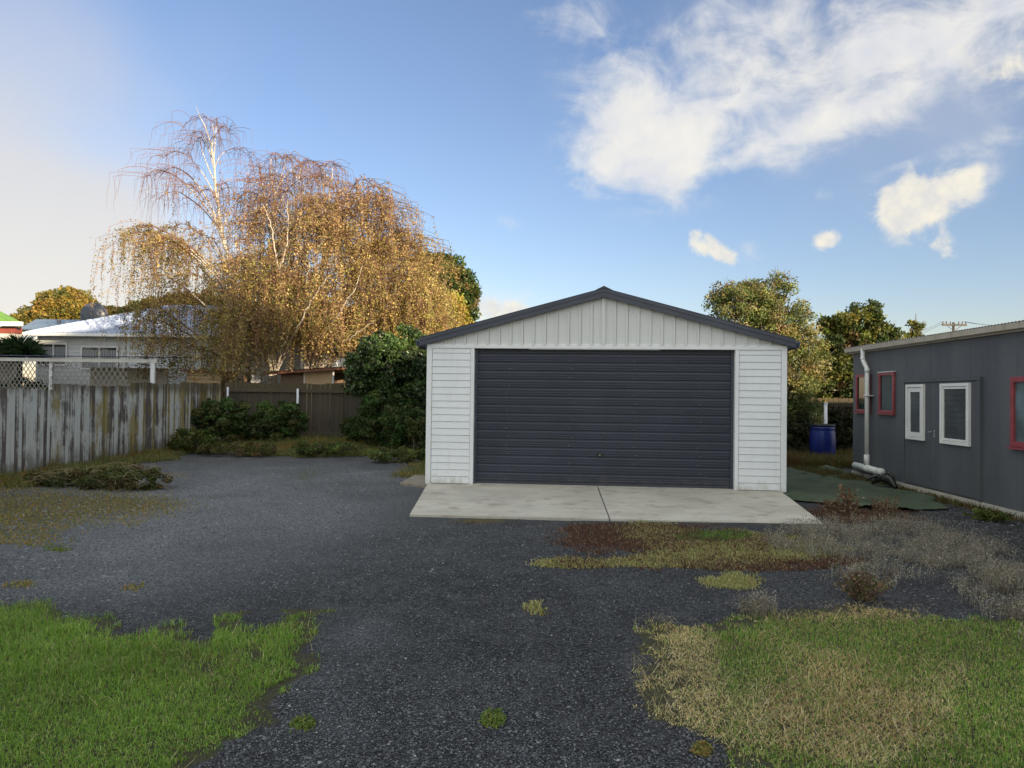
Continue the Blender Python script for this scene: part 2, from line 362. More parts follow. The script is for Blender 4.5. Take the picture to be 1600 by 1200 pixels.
# weathered palings: raw grey wood with remains of white paint and yellow lichen
def palingmat(name, paint, lichen, base=((.085, .072, .060), (.22, .19, .165))):
    m_, k = newmat(name); o = k.obj()
    at = k.n('ShaderNodeAttribute', attribute_name='Col'); c = k.n('ShaderNodeSeparateColor', {0: at.outputs['Color']})
    grain = k.noise(k.scale(o, (38, 38, 1.6)), 1.0, 6.0, .65); strk = k.noise(k.scale(o, (9, 9, .55)), 1.0, 6.0, .6); blot = k.noise(o, 2.6, 6.0, .65)
    cc = k.mix(grain, base[0], base[1])
    cc = k.mix(k.m('MULTIPLY', c.outputs[0], .45), cc, (.05, .042, .036))
    pm = k.step(k.m('ADD', k.m('ADD', k.m('MULTIPLY', strk, .9), k.m('MULTIPLY', blot, .7)), k.m('MULTIPLY', c.outputs[1], .45)), 1.22 - paint, 1.42 - paint)
    cc = k.mix(k.m('MULTIPLY', pm, .85), cc, k.mix(grain, (.42, .42, .385), (.72, .73, .67)))
    lm = k.step(k.m('ADD', k.m('ADD', k.m('MULTIPLY', strk, .5), k.m('MULTIPLY', k.noise(o, 1.1, 5.0, .6), 1.0)), k.m('MULTIPLY', c.outputs[2], .45)), 1.17 - lichen, 1.36 - lichen)
    cc = k.mix(k.m('MULTIPLY', lm, .8), cc, k.mix(grain, (.16, .12, .02), (.33, .26, .06)))
    dk = k.step(k.noise(k.scale(o, (5, 5, 2.2)), 1.0, 6.0, .7), .56, .7)
    cc = k.mix(k.m('MULTIPLY', dk, .6), cc, (.045, .038, .032))
    zz = k.n('ShaderNodeSeparateXYZ', {0: o}).outputs[2]
    cc = k.mix(k.m('MULTIPLY', k.step(k.m('ADD', k.m('MULTIPLY', strk, .8), k.m('MULTIPLY', k.m('SUBTRACT', zz, 1.35), 1.3)), .52, .85), .72), cc, k.mix(grain, (.05, .038, .022), (.12, .092, .050)))
    cc = k.mix(k.m('MULTIPLY', k.step(k.m('ADD', k.m('MULTIPLY', blot, .9), k.m('MULTIPLY', zz, -.7)), .12, .45), .7), cc, (.055, .048, .030))
    finish(k, k.n('ShaderNodeBsdfPrincipled', {'Base Color': cc, 'Roughness': .85, 'Specular IOR Level': .2, 'Normal': bump(k, grain, .5, .008)}))
    return m_
M['paling_paint'] = palingmat('paling_paint', .40, .30, ((.060, .050, .042), (.20, .17, .145)))
M['paling_raw'] = palingmat('paling_raw', -.1, .12, ((.045, .040, .029), (.115, .100, .072)))
M['rail_raw'] = palingmat('rail_raw', -.05, .05, ((.045, .040, .032), (.13, .115, .095)))
M['paling_dark'] = palingmat('paling_dark', -.4, .10, ((.030, .026, .018), (.075, .062, .040)))

def barkmat(name, c0, c1, marks=0.0):
    m_, k = newmat(name); o = k.obj()
    n1 = k.noise(k.scale(o, (6, 6, 2)), 1.5, 6.0, .7); n2 = k.noise(k.scale(o, (3, 3, 16)), 1.2, 4.0, .6)
    cc = k.mix(n1, c0, c1)
    if marks: cc = k.mix(k.m('MULTIPLY', k.step(n2, .56, .64), marks), cc, (.05, .042, .038))
    finish(k, k.n('ShaderNodeBsdfPrincipled', {'Base Color': cc, 'Roughness': .8, 'Specular IOR Level': .2, 'Normal': bump(k, n1, .5, .02)}))
    return m_
M['birch_bark'] = barkmat('birch_bark', (.33, .30, .26), (.56, .52, .46), .8)
M['twig'] = barkmat('twig', (.11, .055, .045), (.20, .11, .085))
M['bark'] = barkmat('bark', (.06, .05, .04), (.16, .13, .10))
M['leaf'] = leafmat('leaf'); M['leaf_gloss'] = leafmat('leaf_gloss', .18, .38, .5); M['grass_blade'] = leafmat('grass_blade', .30, .6, .25); M['dry'] = leafmat('dry', .2, .8, .1)

# green shade cloth laid on the ground
m_, k = newmat('green_mat'); o = k.obj()
n1 = k.noise(o, 1.5, 6.0, .6); wv_ = k.n('ShaderNodeTexWave', {'Vector': o, 'Scale': 45.0}).outputs[1]
cc = k.mix(k.step(n1, .3, .7), (.034, .055, .027), (.066, .092, .048)); cc = k.mix(k.m('MULTIPLY', k.step(k.noise(o, 6.0, 6.0, .7), .55, .7), .6), cc, (.075, .07, .045))
finish(k, k.n('ShaderNodeBsdfPrincipled', {'Base Color': cc, 'Roughness': .8, 'Normal': bump(k, k.m('ADD', wv_, k.m('MULTIPLY', n1, 4.0)), .4, .01)}))
M['green_mat'] = m_
m_, k = newmat('blue_plastic'); o = k.obj()
cc = k.mix(k.step(k.noise(o, 3.0, 6.0, .6), .4, .7), (.006, .016, .13), (.014, .030, .19))
finish(k, k.n('ShaderNodeBsdfPrincipled', {'Base Color': cc, 'Roughness': .33, 'Specular IOR Level': .5, 'Normal': bump(k, k.noise(o, 4.0, 3.0), .1, .01)}))
M['blue'] = m_

# ------------------------------------------------------------------ ground
def fbm(x, y, s, seed=0, oct=4):
    """cheap value noise, 0..1"""
    out = 0; amp = .5; tot = 0
    for i in range(oct):
        X, Y = x * s * 2 ** i + 17.3 * seed + 5.1 * i, y * s * 2 ** i + 9.7 * seed + 3.3 * i
        xi, yi = np.floor(X).astype(np.int64), np.floor(Y).astype(np.int64); fx, fy = X - xi, Y - yi
        fx = fx * fx * (3 - 2 * fx); fy = fy * fy * (3 - 2 * fy)
        def hh(a, b):
            n = (a * 374761393 + b * 668265263 + seed * 69069) & 0x7fffffff
            n = ((n ^ (n >> 13)) * 1274126177) & 0x7fffffff
            return ((n ^ (n >> 16)) & 0xffff) / 65535.0
        v = (hh(xi, yi) * (1 - fx) + hh(xi + 1, yi) * fx) * (1 - fy) + (hh(xi, yi + 1) * (1 - fx) + hh(xi + 1, yi + 1) * fx) * fy
        out = out + amp * v; tot += amp; amp *= .5
    return out / tot
def gz(x, y):                         # gentle unevenness of the yard
    e = np.clip((np.hypot(x, y)) / 3.0, 0, 1)
    return (fbm(x, y, .35, 3, 3) - .5) * .05 + (fbm(x, y, 2.2, 5, 3) - .5) * .014 - .006
def inpoly(px, py, poly):
    px = np.asarray(px); res = np.zeros(px.shape, bool); n = len(poly); j = n - 1
    for i in range(n):
        xi, yi = poly[i]; xj, yj = poly[j]
        with np.errstate(divide='ignore', invalid='ignore'):
            c = ((yi > py) != (yj > py)) & (px < (xj - xi) * (py - yi) / (yj - yi + 1e-9) + xi)
        res ^= c; j = i
    return res
def polyw(pts): return [tuple(G(*p)[:2]) for p in pts]      # outline on the ground, in metres
LAWN_L = polyw([(-500, 930), (0, 947), (77, 942), (112, 966), (189, 958), (194, 986), (279, 974), (290, 992), (338, 994), (347, 955), (391, 957), (398, 984), (427, 982), (459, 953),
    (508, 948), (514, 970), (495, 1020), (486, 1042), (450, 1066), (420, 1110), (424, 1150), (375, 1146), (345, 1165), (368, 1178), (322, 1205), (250, 1400), (-900, 1400)])
LAWN_R = polyw([(990, 992), (1040, 970), (1080, 976), (1120, 962), (1200, 958), (1250, 948), (1330, 945), (1425, 950), (1445, 968), (1600, 965), (1900, 960), (2400, 1400), (1180, 1400),
    (1140, 1188), (1130, 1160), (1100, 1140), (1040, 1128), (1003, 1110), (1010, 1085), (1022, 1060), (1020, 1030), (990, 1010)])
def warpxy(x, y, s=1.6, a=.22, seed=1):
    return x + (fbm(x, y, s, seed) - .5) * a * 2, y + (fbm(x, y, s, seed + 1) - .5) * a * 2
def in_lawn(x, y, poly, a=.17):
    X, Y = warpxy(x, y, 5.0, a, 21); return inpoly(X, Y, poly)
def pb(px, py, cx, cy, rx, ry):      # soft patch; centre and radii given in photo px of the flat ground
    return np.exp(-(((px - cx) / rx) ** 2 + ((py - cy) / ry) ** 2))
def masks(x, y):
    px, py = pix(x, y); ok = y > .8
    px = np.where(ok, px, -9999); py = np.where(ok, py, 2000)
    L = in_lawn(x, y, LAWN_L); Rr = in_lawn(x, y, LAWN_R)
    n = fbm(x, y, 1.1, 8)
    pale = pb(px, py, 330, 790, 330, 75) * 1.0 + pb(px, py, 120, 890, 240, 55) * .75 + pb(px, py, 560, 990, 70, 30) * .5 + pb(px, py, 560, 745, 200, 18) * .4 + pb(px, py, 520, 1090, 50, 80) * .2
    pale = np.clip(pale * (.5 + n), 0, 1)
    thatch = (L | Rr).astype(float) * .75
    moss = (pb(px, py, 160, 788, 130, 20) * 1.1 + pb(px, py, 20, 800, 90, 30) * .8 + pb(px, py, 1160, 862, 110, 17) * .9 + pb(px, py, 1010, 838, 90, 18) * .7 + pb(px, py, 900, 878, 55, 8) * .8 + pb(px, py, 750, 812, 60, 5) * .9
            + pb(px, py, 90, 857, 18, 4) + pb(px, py, 1145, 908, 40, 12) * .8 + pb(px, py, 838, 950, 25, 15) * .4 + pb(px, py, 1345, 915, 60, 18) * .5 + pb(px, py, 1345, 800, 70, 14) * .9
            + pb(px, py, 10, 1000, 30, 20) * .2 + pb(px, py, 30, 915, 40, 8) * .45 + pb(px, py, 210, 916, 20, 6) * .5)
    back = np.clip((y - (18.3 + .35 * np.sin(x * 1.3) + (n - .5) * 1.5 - .25 * (x + 4))) * 1.2, 0, 1) * (x < -1.3)
    side = np.clip((-7.4 - x + (n - .5) * 1.2 - .10 * (y - 12)) * 1.0, 0, 1)
    moss = np.clip(np.maximum.reduce([moss * (.55 + .9 * n), back, side * .9]), 0, 1)
    moss = np.where((y > 60) | (np.abs(x) > 30), 1, moss)
    return pale, thatch, moss, L, Rr, px, py

def axis(a, b, fine, far, g_=1.25):
    mid = list(np.arange(a, b + 1e-6, fine)); s = fine; lo = []; hi = []; p_ = a
    while p_ > -far: s *= g_; p_ -= s; lo.append(p_)
    s = fine; p_ = mid[-1]
    while p_ < far: s *= g_; p_ += s; hi.append(p_)
    return np.array(lo[::-1] + mid + hi)
ax, ay = axis(-9.5, 8.5, .055, 900), axis(1.5, 14.0, .055, 1400)
GX, GY = np.meshgrid(ax, ay); fx, fy = GX.ravel(), GY.ravel()
fade = np.clip((60 - np.hypot(fx, fy)) / 20, 0, 1)
pale, thatch, moss, _, _, _, _ = masks(fx, fy)
nx, ny = len(ax), len(ay); idx = np.arange(nx * ny).reshape(ny, nx)
Q = np.stack([idx[:-1, :-1], idx[:-1, 1:], idx[1:, 1:], idx[1:, :-1]], -1).reshape(-1, 4)
gr = raw_mesh('ground', np.stack([fx, fy, gz(fx, fy) * fade], -1), Q, M['ground'], C=np.stack([pale, thatch, moss], -1), nper=4, smooth=True)
tag(gr, kind='structure')

# ------------------------------------------------------------------ scattered blades, stones and leaves (numpy)
def blades(name, pts, h, wd, lean, cols, mat, parent=None, az_=None):
    n = len(pts); th = rng.uniform(0, 2 * np.pi, n) if az_ is None else az_
    d = np.stack([np.cos(th), np.sin(th), 0 * th], -1); ph = rng.uniform(0, 2 * np.pi, n)
    sd = np.stack([np.cos(ph), np.sin(ph), 0 * ph], -1) * (wd[:, None] * .5)
    up = np.array([0, 0, 1.0])
    hh = h[:, None]; ln = lean[:, None]
    mid = pts + up * hh * .55 * np.sqrt(np.clip(1 - (ln * .5) ** 2, .1, 1)) + d * hh * ln * .28
    tip = pts + up * hh * np.clip(1 - ln * .62, .06, 1) + d * hh * ln * .85
    V = np.stack([pts - sd, pts + sd, mid - sd * .75, mid + sd * .75, tip], 1).reshape(-1, 3)
    b = np.arange(n)[:, None] * 5
    T = np.concatenate([b + [0, 1, 3], b + [0, 3, 2], b + [2, 3, 4]], 1).reshape(-1, 3)
    return raw_mesh(name, V, T, mat, parent, np.repeat(cols, 5, 0))
def pal(cols, n, w=None, jit=.18):
    c = np.array(cols)[rng.choice(len(cols), n, p=w)]
    return np.clip(c * rng.uniform(1 - jit, 1 + jit, (n, 1)) * rng.uniform(1 - jit * .4, 1 + jit * .4, (n, 3)), 0, 1)
def ground_samples(n, x0, x1, y0, y1):
    """points on the ground, density falling off with distance"""
    px, py = rng.uniform(x0, x1, n), rng.uniform(y0, y1, n)
    d = np.stack([(px - 800) / F, -(py - 600) / F, -np.ones(n)], -1) @ RC.T
    t = -1.6 / d[:, 2]; return d[:, 0] * t, d[:, 1] * t
def gpt(x, y, dz=0.0): return np.stack([x, y, gz(x, y) + dz], -1)

GREENS = [(.20, .34, .055), (.25, .41, .07), (.14, .26, .045), (.34, .45, .11), (.46, .50, .20)]
def lawn_left():
    n = 620000; x = rng.uniform(-8.5, -.6, n); y = rng.uniform(1.6, 7.6, n)
    keep = rng.uniform(0, 1, n) < np.clip((4.2 / np.hypot(x, y)) ** 1.4, .25, 1); x, y = x[keep], y[keep]
    L = in_lawn(x, y, LAWN_L); x, y = x[L], y[L]
    px, py = pix(x, y)
    # thin out: bare nicks, ragged edges
    nz = fbm(x, y, 3.0, 12); edge = ~in_lawn(x + .12, y + .10, LAWN_L) | ~in_lawn(x - .05, y + .16, LAWN_L)
    bare = pb(px, py, 398, 1022, 22, 12) + pb(px, py, 322, 1045, 18, 10) * .8 + pb(px, py, 300, 1030, 40, 22) * .3
    keep = (rng.uniform(0, 1, len(x)) > bare) & (rng.uniform(0, 1, len(x)) > edge * np.clip(fbm(x, y, 7.0, 49) * 2.2 - .25, 0, 1)); x, y, nz, px, py = x[keep], y[keep], nz[keep], px[keep], py[keep]
    n = len(x)
    lush = np.clip(pb(px, py, 60, 1000, 260, 90) + fbm(x, y, .9, 14) * .9, .25, 1.3)
    h = (.020 + .036 * lush) * rng.uniform(.45, 1.4, n); h *= np.where(fbm(x, y, 6, 30) > .56, 1.35, 1)
    c = pal(GREENS, n, [.34, .28, .16, .15, .07]); tn = (rng.uniform(0, 1, n) < .035 + .10 * (pb(px, py, 310, 1040, 120, 40))); c[tn] = pal([(.36, .28, .15), (.28, .22, .10)], tn.sum())
    c *= (.72 + .5 * fbm(x, y, 2.1, 17))[:, None]
    return blades('lawn_grass', gpt(x, y, -.004), h, rng.uniform(.003, .006, n), np.clip(rng.normal(.75, .35, n), 0, 1.35), c, M['grass_blade'])
tag(lawn_left(), 'lush green lawn grass in the front left corner of the gravel', 'grass', kind='stuff')

def deadness(px, py, x, y):
    d = (pb(px, py, 1055, 1020, 66, 62) * 2.3 + pb(px, py, 1060, 1105, 74, 48) * 2.3 + pb(px, py, 1350, 1120, 110, 55) * .35 + pb(px, py, 1330, 948, 130, 16) * 1.7 + pb(px, py, 1310, 1050, 95, 55) * .75 + pb(px, py, 1390, 1130, 110, 55) * .85
         + pb(px, py, 1490, 1055, 45, 26) * .55 + pb(px, py, 1215, 1100, 28, 16) * .7 + pb(px, py, 1190, 1140, 50, 55) * .55 + pb(px, py, 1080, 1150, 50, 30) * .9 + pb(px, py, 1290, 1180, 60, 30) * .4 + pb(px, py, 1150, 940, 40, 10) * .5)
    d += (fbm(x, y, 2.6, 41) - .5) * 1.3 + (fbm(x, y, 9, 42) - .5) * .5
    d -= pb(px, py, 1135, 1040, 34, 60) * .6 + pb(px, py, 1560, 1120, 90, 90) * .35 + pb(px, py, 1250, 1190, 60, 20) * .4
    return d
def lawn_right():
    n = 640000; x = rng.uniform(.3, 8.8, n); y = rng.uniform(1.6, 7.4, n)
    keep = rng.uniform(0, 1, n) < np.clip((4.2 / np.hypot(x, y)) ** 1.4, .25, 1); x, y = x[keep], y[keep]
    L = in_lawn(x, y, LAWN_R, .24); x, y = x[L], y[L]; px, py = pix(x, y)
    far_ = in_lawn(x - .16, y + .14, LAWN_R, .24) & in_lawn(x - .05, y - .02, LAWN_R, .24); k_ = far_ | (rng.uniform(0, 1, len(x)) < .45 * (fbm(x, y, 8, 48) > .42)); x, y, px, py = x[k_], y[k_], px[k_], py[k_]
    bare = pb(px, py, 1060, 1066, 26, 12) + pb(px, py, 1050, 1092, 28, 7) * .8 + pb(px, py, 1395, 1135, 40, 18) * .3
    keep = rng.uniform(0, 1, len(x)) > bare; x, y, px, py = x[keep], y[keep], px[keep], py[keep]
    n = len(x); d = deadness(px, py, x, y); dead = rng.uniform(0, 1, n) < .12 + .78 / (1 + np.exp(-(d - .50) * 4.0))
    h = (.022 + .028 * fbm(x, y, 1.4, 44)) * rng.uniform(.45, 1.4, n)
    c = pal([(.19, .34, .06), (.25, .41, .075), (.14, .27, .045), (.37, .45, .12), (.52, .51, .22)], n, [.3, .25, .14, .19, .12])
    k_ = dead.sum(); brown = fbm(x[dead], y[dead], 1.2, 46) + .35 * (px[dead] > 1200)
    cd = pal([(.80, .66, .34), (.64, .53, .27), (.90, .79, .46), (.40, .30, .16)], k_, [.34, .28, .28, .10]); cd = np.where((brown > .72)[:, None], cd * np.array([.84, .76, .72]), cd)
    c[dead] = cd; h[dead] *= .8; lean = np.clip(rng.normal(.55, .3, n), 0, 1.3); lean[dead] = rng.uniform(.6, 1.45, k_)
    c *= (.75 + .45 * fbm(x, y, 2.1, 47))[:, None]
    return blades('patchy_grass', gpt(x, y, -.004), h, rng.uniform(.003, .0055, n), lean, c, M['grass_blade'])
tag(lawn_right(), 'patchy green and straw coloured lawn grass in the front right corner', 'grass', kind='stuff')

def straw():
    """long dead stalks lying on both lawns and the gravel edge"""
    mb_v = []; n = 5500; x, y = ground_samples(n, 960, 1700, 935, 1260); px, py = pix(x, y)
    keep = (deadness(px, py, x, y) > .35) & in_lawn(x, y, LAWN_R, .25); x, y = x[keep], y[keep]
    x2 = rng.uniform(-5, -1.2, 240); y2 = rng.uniform(2.6, 6.6, 240); k2 = in_lawn(x2, y2, LAWN_L, .1); x, y = np.concatenate([x, x2[k2]]), np.concatenate([y, y2[k2]])
    n = len(x)
    return blades('dead_straw', gpt(x, y, .018), rng.uniform(.05, .15, n), rng.uniform(.0016, .003, n), rng.uniform(1.2, 1.55, n), pal([(.56, .46, .24), (.46, .37, .19), (.66, .57, .34)], n), M['dry'])
tag(straw(), 'long pale dead stalks lying over the lawn patches', 'straw', kind='stuff')

# stones standing out of the gravel
def stones():
    n = 230000; x, y = ground_samples(n, -250, 1850, 715, 1330)
    px, py = pix(x, y); L = in_lawn(x, y, LAWN_L) | in_lawn(x, y, LAWN_R); keep = ~L & (x > -8.6) & (x < 6.8) & ~((y > 9.2) & (x > -1.8) & (x < 5)) & (rng.uniform(0, 1, n) < .35 + fbm(x, y, 1.6, 51) * .9)
    x, y = x[keep], y[keep]; n = len(x); pale, _, _, _, _, _, _ = masks(x, y)
    s = rng.uniform(.0036, .0085, n) * np.where(rng.uniform(0, 1, n) < .05, 1.7, 1.0) * np.clip(np.hypot(x, y) / 6, .85, 1.9)
    base = np.array([(1, 0, 0), (0, 1, 0), (-1, 0, 0), (0, -1, 0), (0, 0, 1), (0, 0, -1)], float)
    V = base[None] * rng.uniform(.55, 1.35, (n, 6, 1)) + rng.normal(0, .16, (n, 6, 3)); V[:, :, 2] *= .62
    a = rng.uniform(0, 6.28, n); ca, sa = np.cos(a), np.sin(a)
    vx = V[:, :, 0] * ca[:, None] - V[:, :, 1] * sa[:, None]; vy = V[:, :, 0] * sa[:, None] + V[:, :, 1] * ca[:, None]
    V = np.stack([vx, vy, V[:, :, 2]], -1) * s[:, None, None] + gpt(x, y, .002)[:, None, :]
    T0 = np.array([(0, 1, 4), (1, 2, 4), (2, 3, 4), (3, 0, 4), (1, 0, 5), (2, 1, 5), (3, 2, 5), (0, 3, 5)])
    T = (np.arange(n)[:, None, None] * 6 + T0[None]).reshape(-1, 3)
    v = rng.uniform(0, 1, n) ** 2.0; c = np.array([.028, .030, .036])[None] + v[:, None] * np.array([.155, .158, .164])[None] + (pale * rng.uniform(.2, 1, n))[:, None] * np.array([.15, .16, .17])[None]
    c[rng.uniform(0, 1, n) < .012] = (.34, .33, .31)
    return raw_mesh('gravel', V.reshape(-1, 3), T, M['stone'], C=np.repeat(c, 6, 0))
tag(stones(), 'loose dark grey angular gravel chips covering the yard', 'gravel', kind='stuff')

# leaf clouds
def leafquads(c, size, cols, up_bias=0.0, aspect=1.7):
    n = len(c); a = rng.normal(size=(n, 3)); a /= np.linalg.norm(a, axis=1)[:, None]
    b = rng.normal(size=(n, 3)); b[:, 2] += up_bias; b = np.cross(a, b); b /= np.linalg.norm(b, axis=1)[:, None] + 1e-9
    s = (size if hasattr(size, '__len__') else np.full(n, size))[:, None] * .5 * rng.uniform(.7, 1.3, (n, 1))
    nn = np.cross(a, b) * s * .25
    V = np.stack([c - a * s * aspect, c - b * s + nn, c + a * s * aspect, c + b * s + nn], 1).reshape(-1, 3)
    T = np.arange(n * 4).reshape(n, 4); return V, T, np.repeat(cols, 4, 0)
def make_leaves(name, c, size, cols, mat, parent, aspect=1.7):
    V, T, C_ = leafquads(c, size, cols, aspect=aspect)
    return raw_mesh(name, V, T, mat, parent, C_, nper=4)
def inblob(n, surf=.45):
    v = rng.normal(size=(n, 3)); v /= np.linalg.norm(v, axis=1)[:, None]
    return v * (surf + (1 - surf) * rng.uniform(0, 1, (n, 1)) ** .6)
def clumps(ells, ncl, per, cr, palette, wts=None, surf=.45, jitc=.25):
    """ells: (centre, radii, weight); returns leaf centres, colours, clump centres"""
    ws = np.array([e[2] for e in ells], float); ws /= ws.sum(); ch = rng.choice(len(ells), ncl, p=ws)
    cc = np.array([ells[i][0] for i in ch]) + inblob(ncl, surf) * np.array([ells[i][1] for i in ch])
    r_ = cr * rng.uniform(.55, 1.35, ncl); k_ = np.maximum(3, (per * (r_ / cr) ** 2).astype(int)); own = np.repeat(np.arange(ncl), k_)
    off = inblob(len(own), .25); off[:, 2] *= .72
    pts = cc[own] + off * r_[own][:, None]
    pc = pal(palette, ncl, wts, jitc); cols = pc[own] * rng.uniform(.72, 1.28, (len(own), 1)) * rng.uniform(.93, 1.07, (len(own), 3))
    return pts, np.clip(cols, 0, 1), cc
def bez(p0, p1, p2, n=7):
    t = np.linspace(0, 1, n)[:, None]; return (1 - t) ** 2 * p0 + 2 * t * (1 - t) * p1 + t * t * p2

def tree(name, label, cat, base, ells, ncl, per, cr, size, palette, trunk_r=.14, wts=None, mat='leaf', group=None, nbr=22, surf=.45, limbs=True, bark='bark', twigs=0, fork=.35, jitc=.25):
    base = np.array(base, float); root = empty(name, base, 0, label, cat, group)
    ells = [(np.array(c) - base, np.array(r_), w_) for c, r_, w_ in ells]
    pts, cols, cc = clumps(ells, ncl, per, cr, palette, wts, surf, jitc)
    pts[:, 2] = np.maximum(pts[:, 2], .02)
    t = MB(); top = np.mean([e[0] for e in ells], 0); hgt = max(e[0][2] + e[1][2] for e in ells)
    trunk = bez(np.zeros(3) - [0, 0, .1], np.array([top[0] * .3, top[1] * .3, top[2] * .5]), np.array([top[0], top[1], top[2] + .15 * hgt]), 8)
    t.tube(trunk, np.linspace(trunk_r, trunk_r * .25, 8), 8)
    sel = cc[rng.choice(len(cc), min(nbr, len(cc)), replace=False)]
    for e_ in sel:
        k_ = int(np.clip((e_[2] / hgt) * 8 * rng.uniform(fork, .9), 1, 6)); p0 = trunk[k_]
        md = (p0 + e_) / 2 + np.array([0, 0, .12 * hgt * rng.uniform(0, 1)]) + rng.normal(0, .05 * hgt, 3) * .5
        t.tube(bez(p0, md, e_, 6), np.linspace(trunk_r * .42, trunk_r * .06, 6), 5)
    for e_ in (cc[rng.choice(len(cc), twigs)] if twigs else []):
        for _ in range(3):
            d_ = rng.normal(size=3); d_[2] = abs(d_[2]) + .6; d_ /= np.linalg.norm(d_); t.tube([e_, e_ + d_ * cr * .7, e_ + d_ * cr * 1.5 + rng.normal(0, .05, 3)], [.012, .008, .003], 3)
    t.build('trunk', M[bark], root, smooth=True)
    make_leaves('crown', pts, size, cols, M[mat], root)
    return root

# ------------------------------------------------------------------ windows
def window(parent, x0, x1, z0, z1, yf, fm, gm, fw=.06, proud=.035, name='window', sill=None, mull=None, depth=.03):
    b = MB(); y0, y1 = yf - proud, yf - .002
    b.box(x0, x0 + fw, y0, y1, z0, z1); b.box(x1 - fw, x1, y0, y1, z0, z1)
    b.box(x0 + fw, x1 - fw, y0, y1, z0, z0 + fw); b.box(x0 + fw, x1 - fw, y0, y1, z1 - fw, z1)
    for mx in (mull or []): b.box(mx - fw * .35, mx + fw * .35, y0 + .004, y1, z0 + fw, z1 - fw)
    f = b.build(name, fm, parent, bevel=.004)
    i = fw * .9; g_ = MB().box(x0 + i, x1 - i, yf - proud * .35, yf - .001, z0 + i, z1 - i).build('pane', gm, f)
    return f

# ------------------------------------------------------------------ garage
GA = math.atan2(-.0906, .996); GW = 5.95; GH = 2.46; GB = .08
ga = empty('garage', (-1.44, 12.62, 0), GA, 'white weatherboard double garage with a dark roller door and low gable roof', 'garage')
DX0, DX1, DH = .80, 5.14, 2.385
GL = 7.2
b = MB().box(.03, GW - .03, .02, GL - .03, -.15, GB + .004); b.build('plinth', M['concrete'], ga)
# front wall: lapped boards each side of the door, then the plain shell
def lap_boards(x0, x1, z0, z1, pitch, y=0.0):
    b = MB(); z = z0; prof = []
    while z < z1 - .01:
        zt = min(z + pitch, z1)
        b.poly([(x0, y - .028, z + .006), (x1, y - .028, z + .006), (x1, y - .019, zt), (x0, y - .019, zt)])
        b.poly([(x0, y + .003, z + .006), (x1, y + .003, z + .006), (x1, y - .028, z + .006), (x0, y - .028, z + .006)])
        b.poly([(x0, y - .019, zt), (x1, y - .019, zt), (x1, y + .003, zt), (x0, y + .003, zt)])
        z = zt
    return b
for x0, x1 in ((.075, DX0 - .065), (DX1 + .065, GW - .075)):
    lap_boards(x0, x1, GB, GH - .06, .1168).build('weatherboards', M['white_board'], ga)
def lap_side(x, s, z0, z1):
    b = MB(); z = z0
    while z < z1 - .01:
        zt = min(z + .1168, z1)
        b.poly([(x + s * .017, .08, z), (x + s * .017, GL - .08, z), (x + s * .004, GL - .08, zt), (x + s * .004, .08, zt)])
        b.poly([(x - s * .004, .08, z), (x - s * .004, GL - .08, z), (x + s * .017, GL - .08, z), (x + s * .017, .08, z)])
        z = zt
    b.build('weatherboards', M['white_board'], ga)
lap_side(0, -1, GB, GH - .02); lap_side(GW, 1, GB, GH - .02)
sh = MB(); sh.box(.004, .10, .004, GL, GB, GH); sh.box(GW - .10, GW - .004, .004, GL, GB, GH); sh.box(.104, GW - .104, GL - .1, GL - .004, GB, GH)
sh.box(.104, DX0 - .004, .004, .1, GB, GH - .004); sh.box(DX1 + .004, GW - .104, .004, .1, GB, GH - .004); sh.box(DX0 - .002, DX1 + .002, .006, .1, DH + .003, GH - .006)
sh.build('wall', M['white_trim'], ga)
for x0, x1 in ((-.02, .07), (GW - .07, GW + .02)):
    MB().box(x0, x1, -.036, .07, GB - .02, GH - .07).build('corner_board', M['white_trim'], ga, bevel=.004)
for x0, x1 in ((DX0 - .06, DX0), (DX1, DX1 + .06)):
    MB().box(x0, x1, -.036, .09, GB - .01, DH).build('door_jamb', M['white_trim'], ga, bevel=.004)
MB().box(-.02, GW + .02, -.042, .02, DH + .002, GH).build('header_trim', M['white_trim'], ga, bevel=.004)
# gable sheet with upright ribs
RID = GW / 2; ZE, ZR = 2.50, 3.30
def zroof(x): return ZE + (ZR - ZE) * (1 - abs(x - RID) / RID)
gb_ = MB(); gb_.prism([(.0, 0, GH), (GW, 0, GH), (GW, 0, zroof(GW)), (RID, 0, ZR), (0, 0, zroof(0))], (0, .018, .0005), (0, .03, .0005))
xs_ = [RID + .195 * i for i in range(-15, 16)]
for i, x in enumerate(xs_[:-1]):
    xa, xb_ = max(x + .0245, .0), min(xs_[i + 1] - .019, GW)
    if xb_ - xa < .03: continue
    gb_.prism([(xa, 0, GH), (xb_, 0, GH), (xb_, 0, zroof(xb_)), (xa, 0, zroof(xa))], (0, -.006, .0005), (0, .0175, .0005))
for x in xs_:
    if .06 < x < GW - .06:
        gb_.prism([(x - .019, 0, GH + .01), (x + .019, 0, GH + .01), (x + .019, 0, zroof(x + .019)), (x - .019, 0, zroof(x - .019))], (0, -.022, 0), (0, .0175, 0))
        gb_.box(x - .03, x + .03, -.0475, -.0425, GH - .014, GH + .009)
gb_.box(RID - .03, RID + .03, -.040, -.007, GH + .01, ZR - .01)
gb_.build('gable', M['gable_white'], ga)
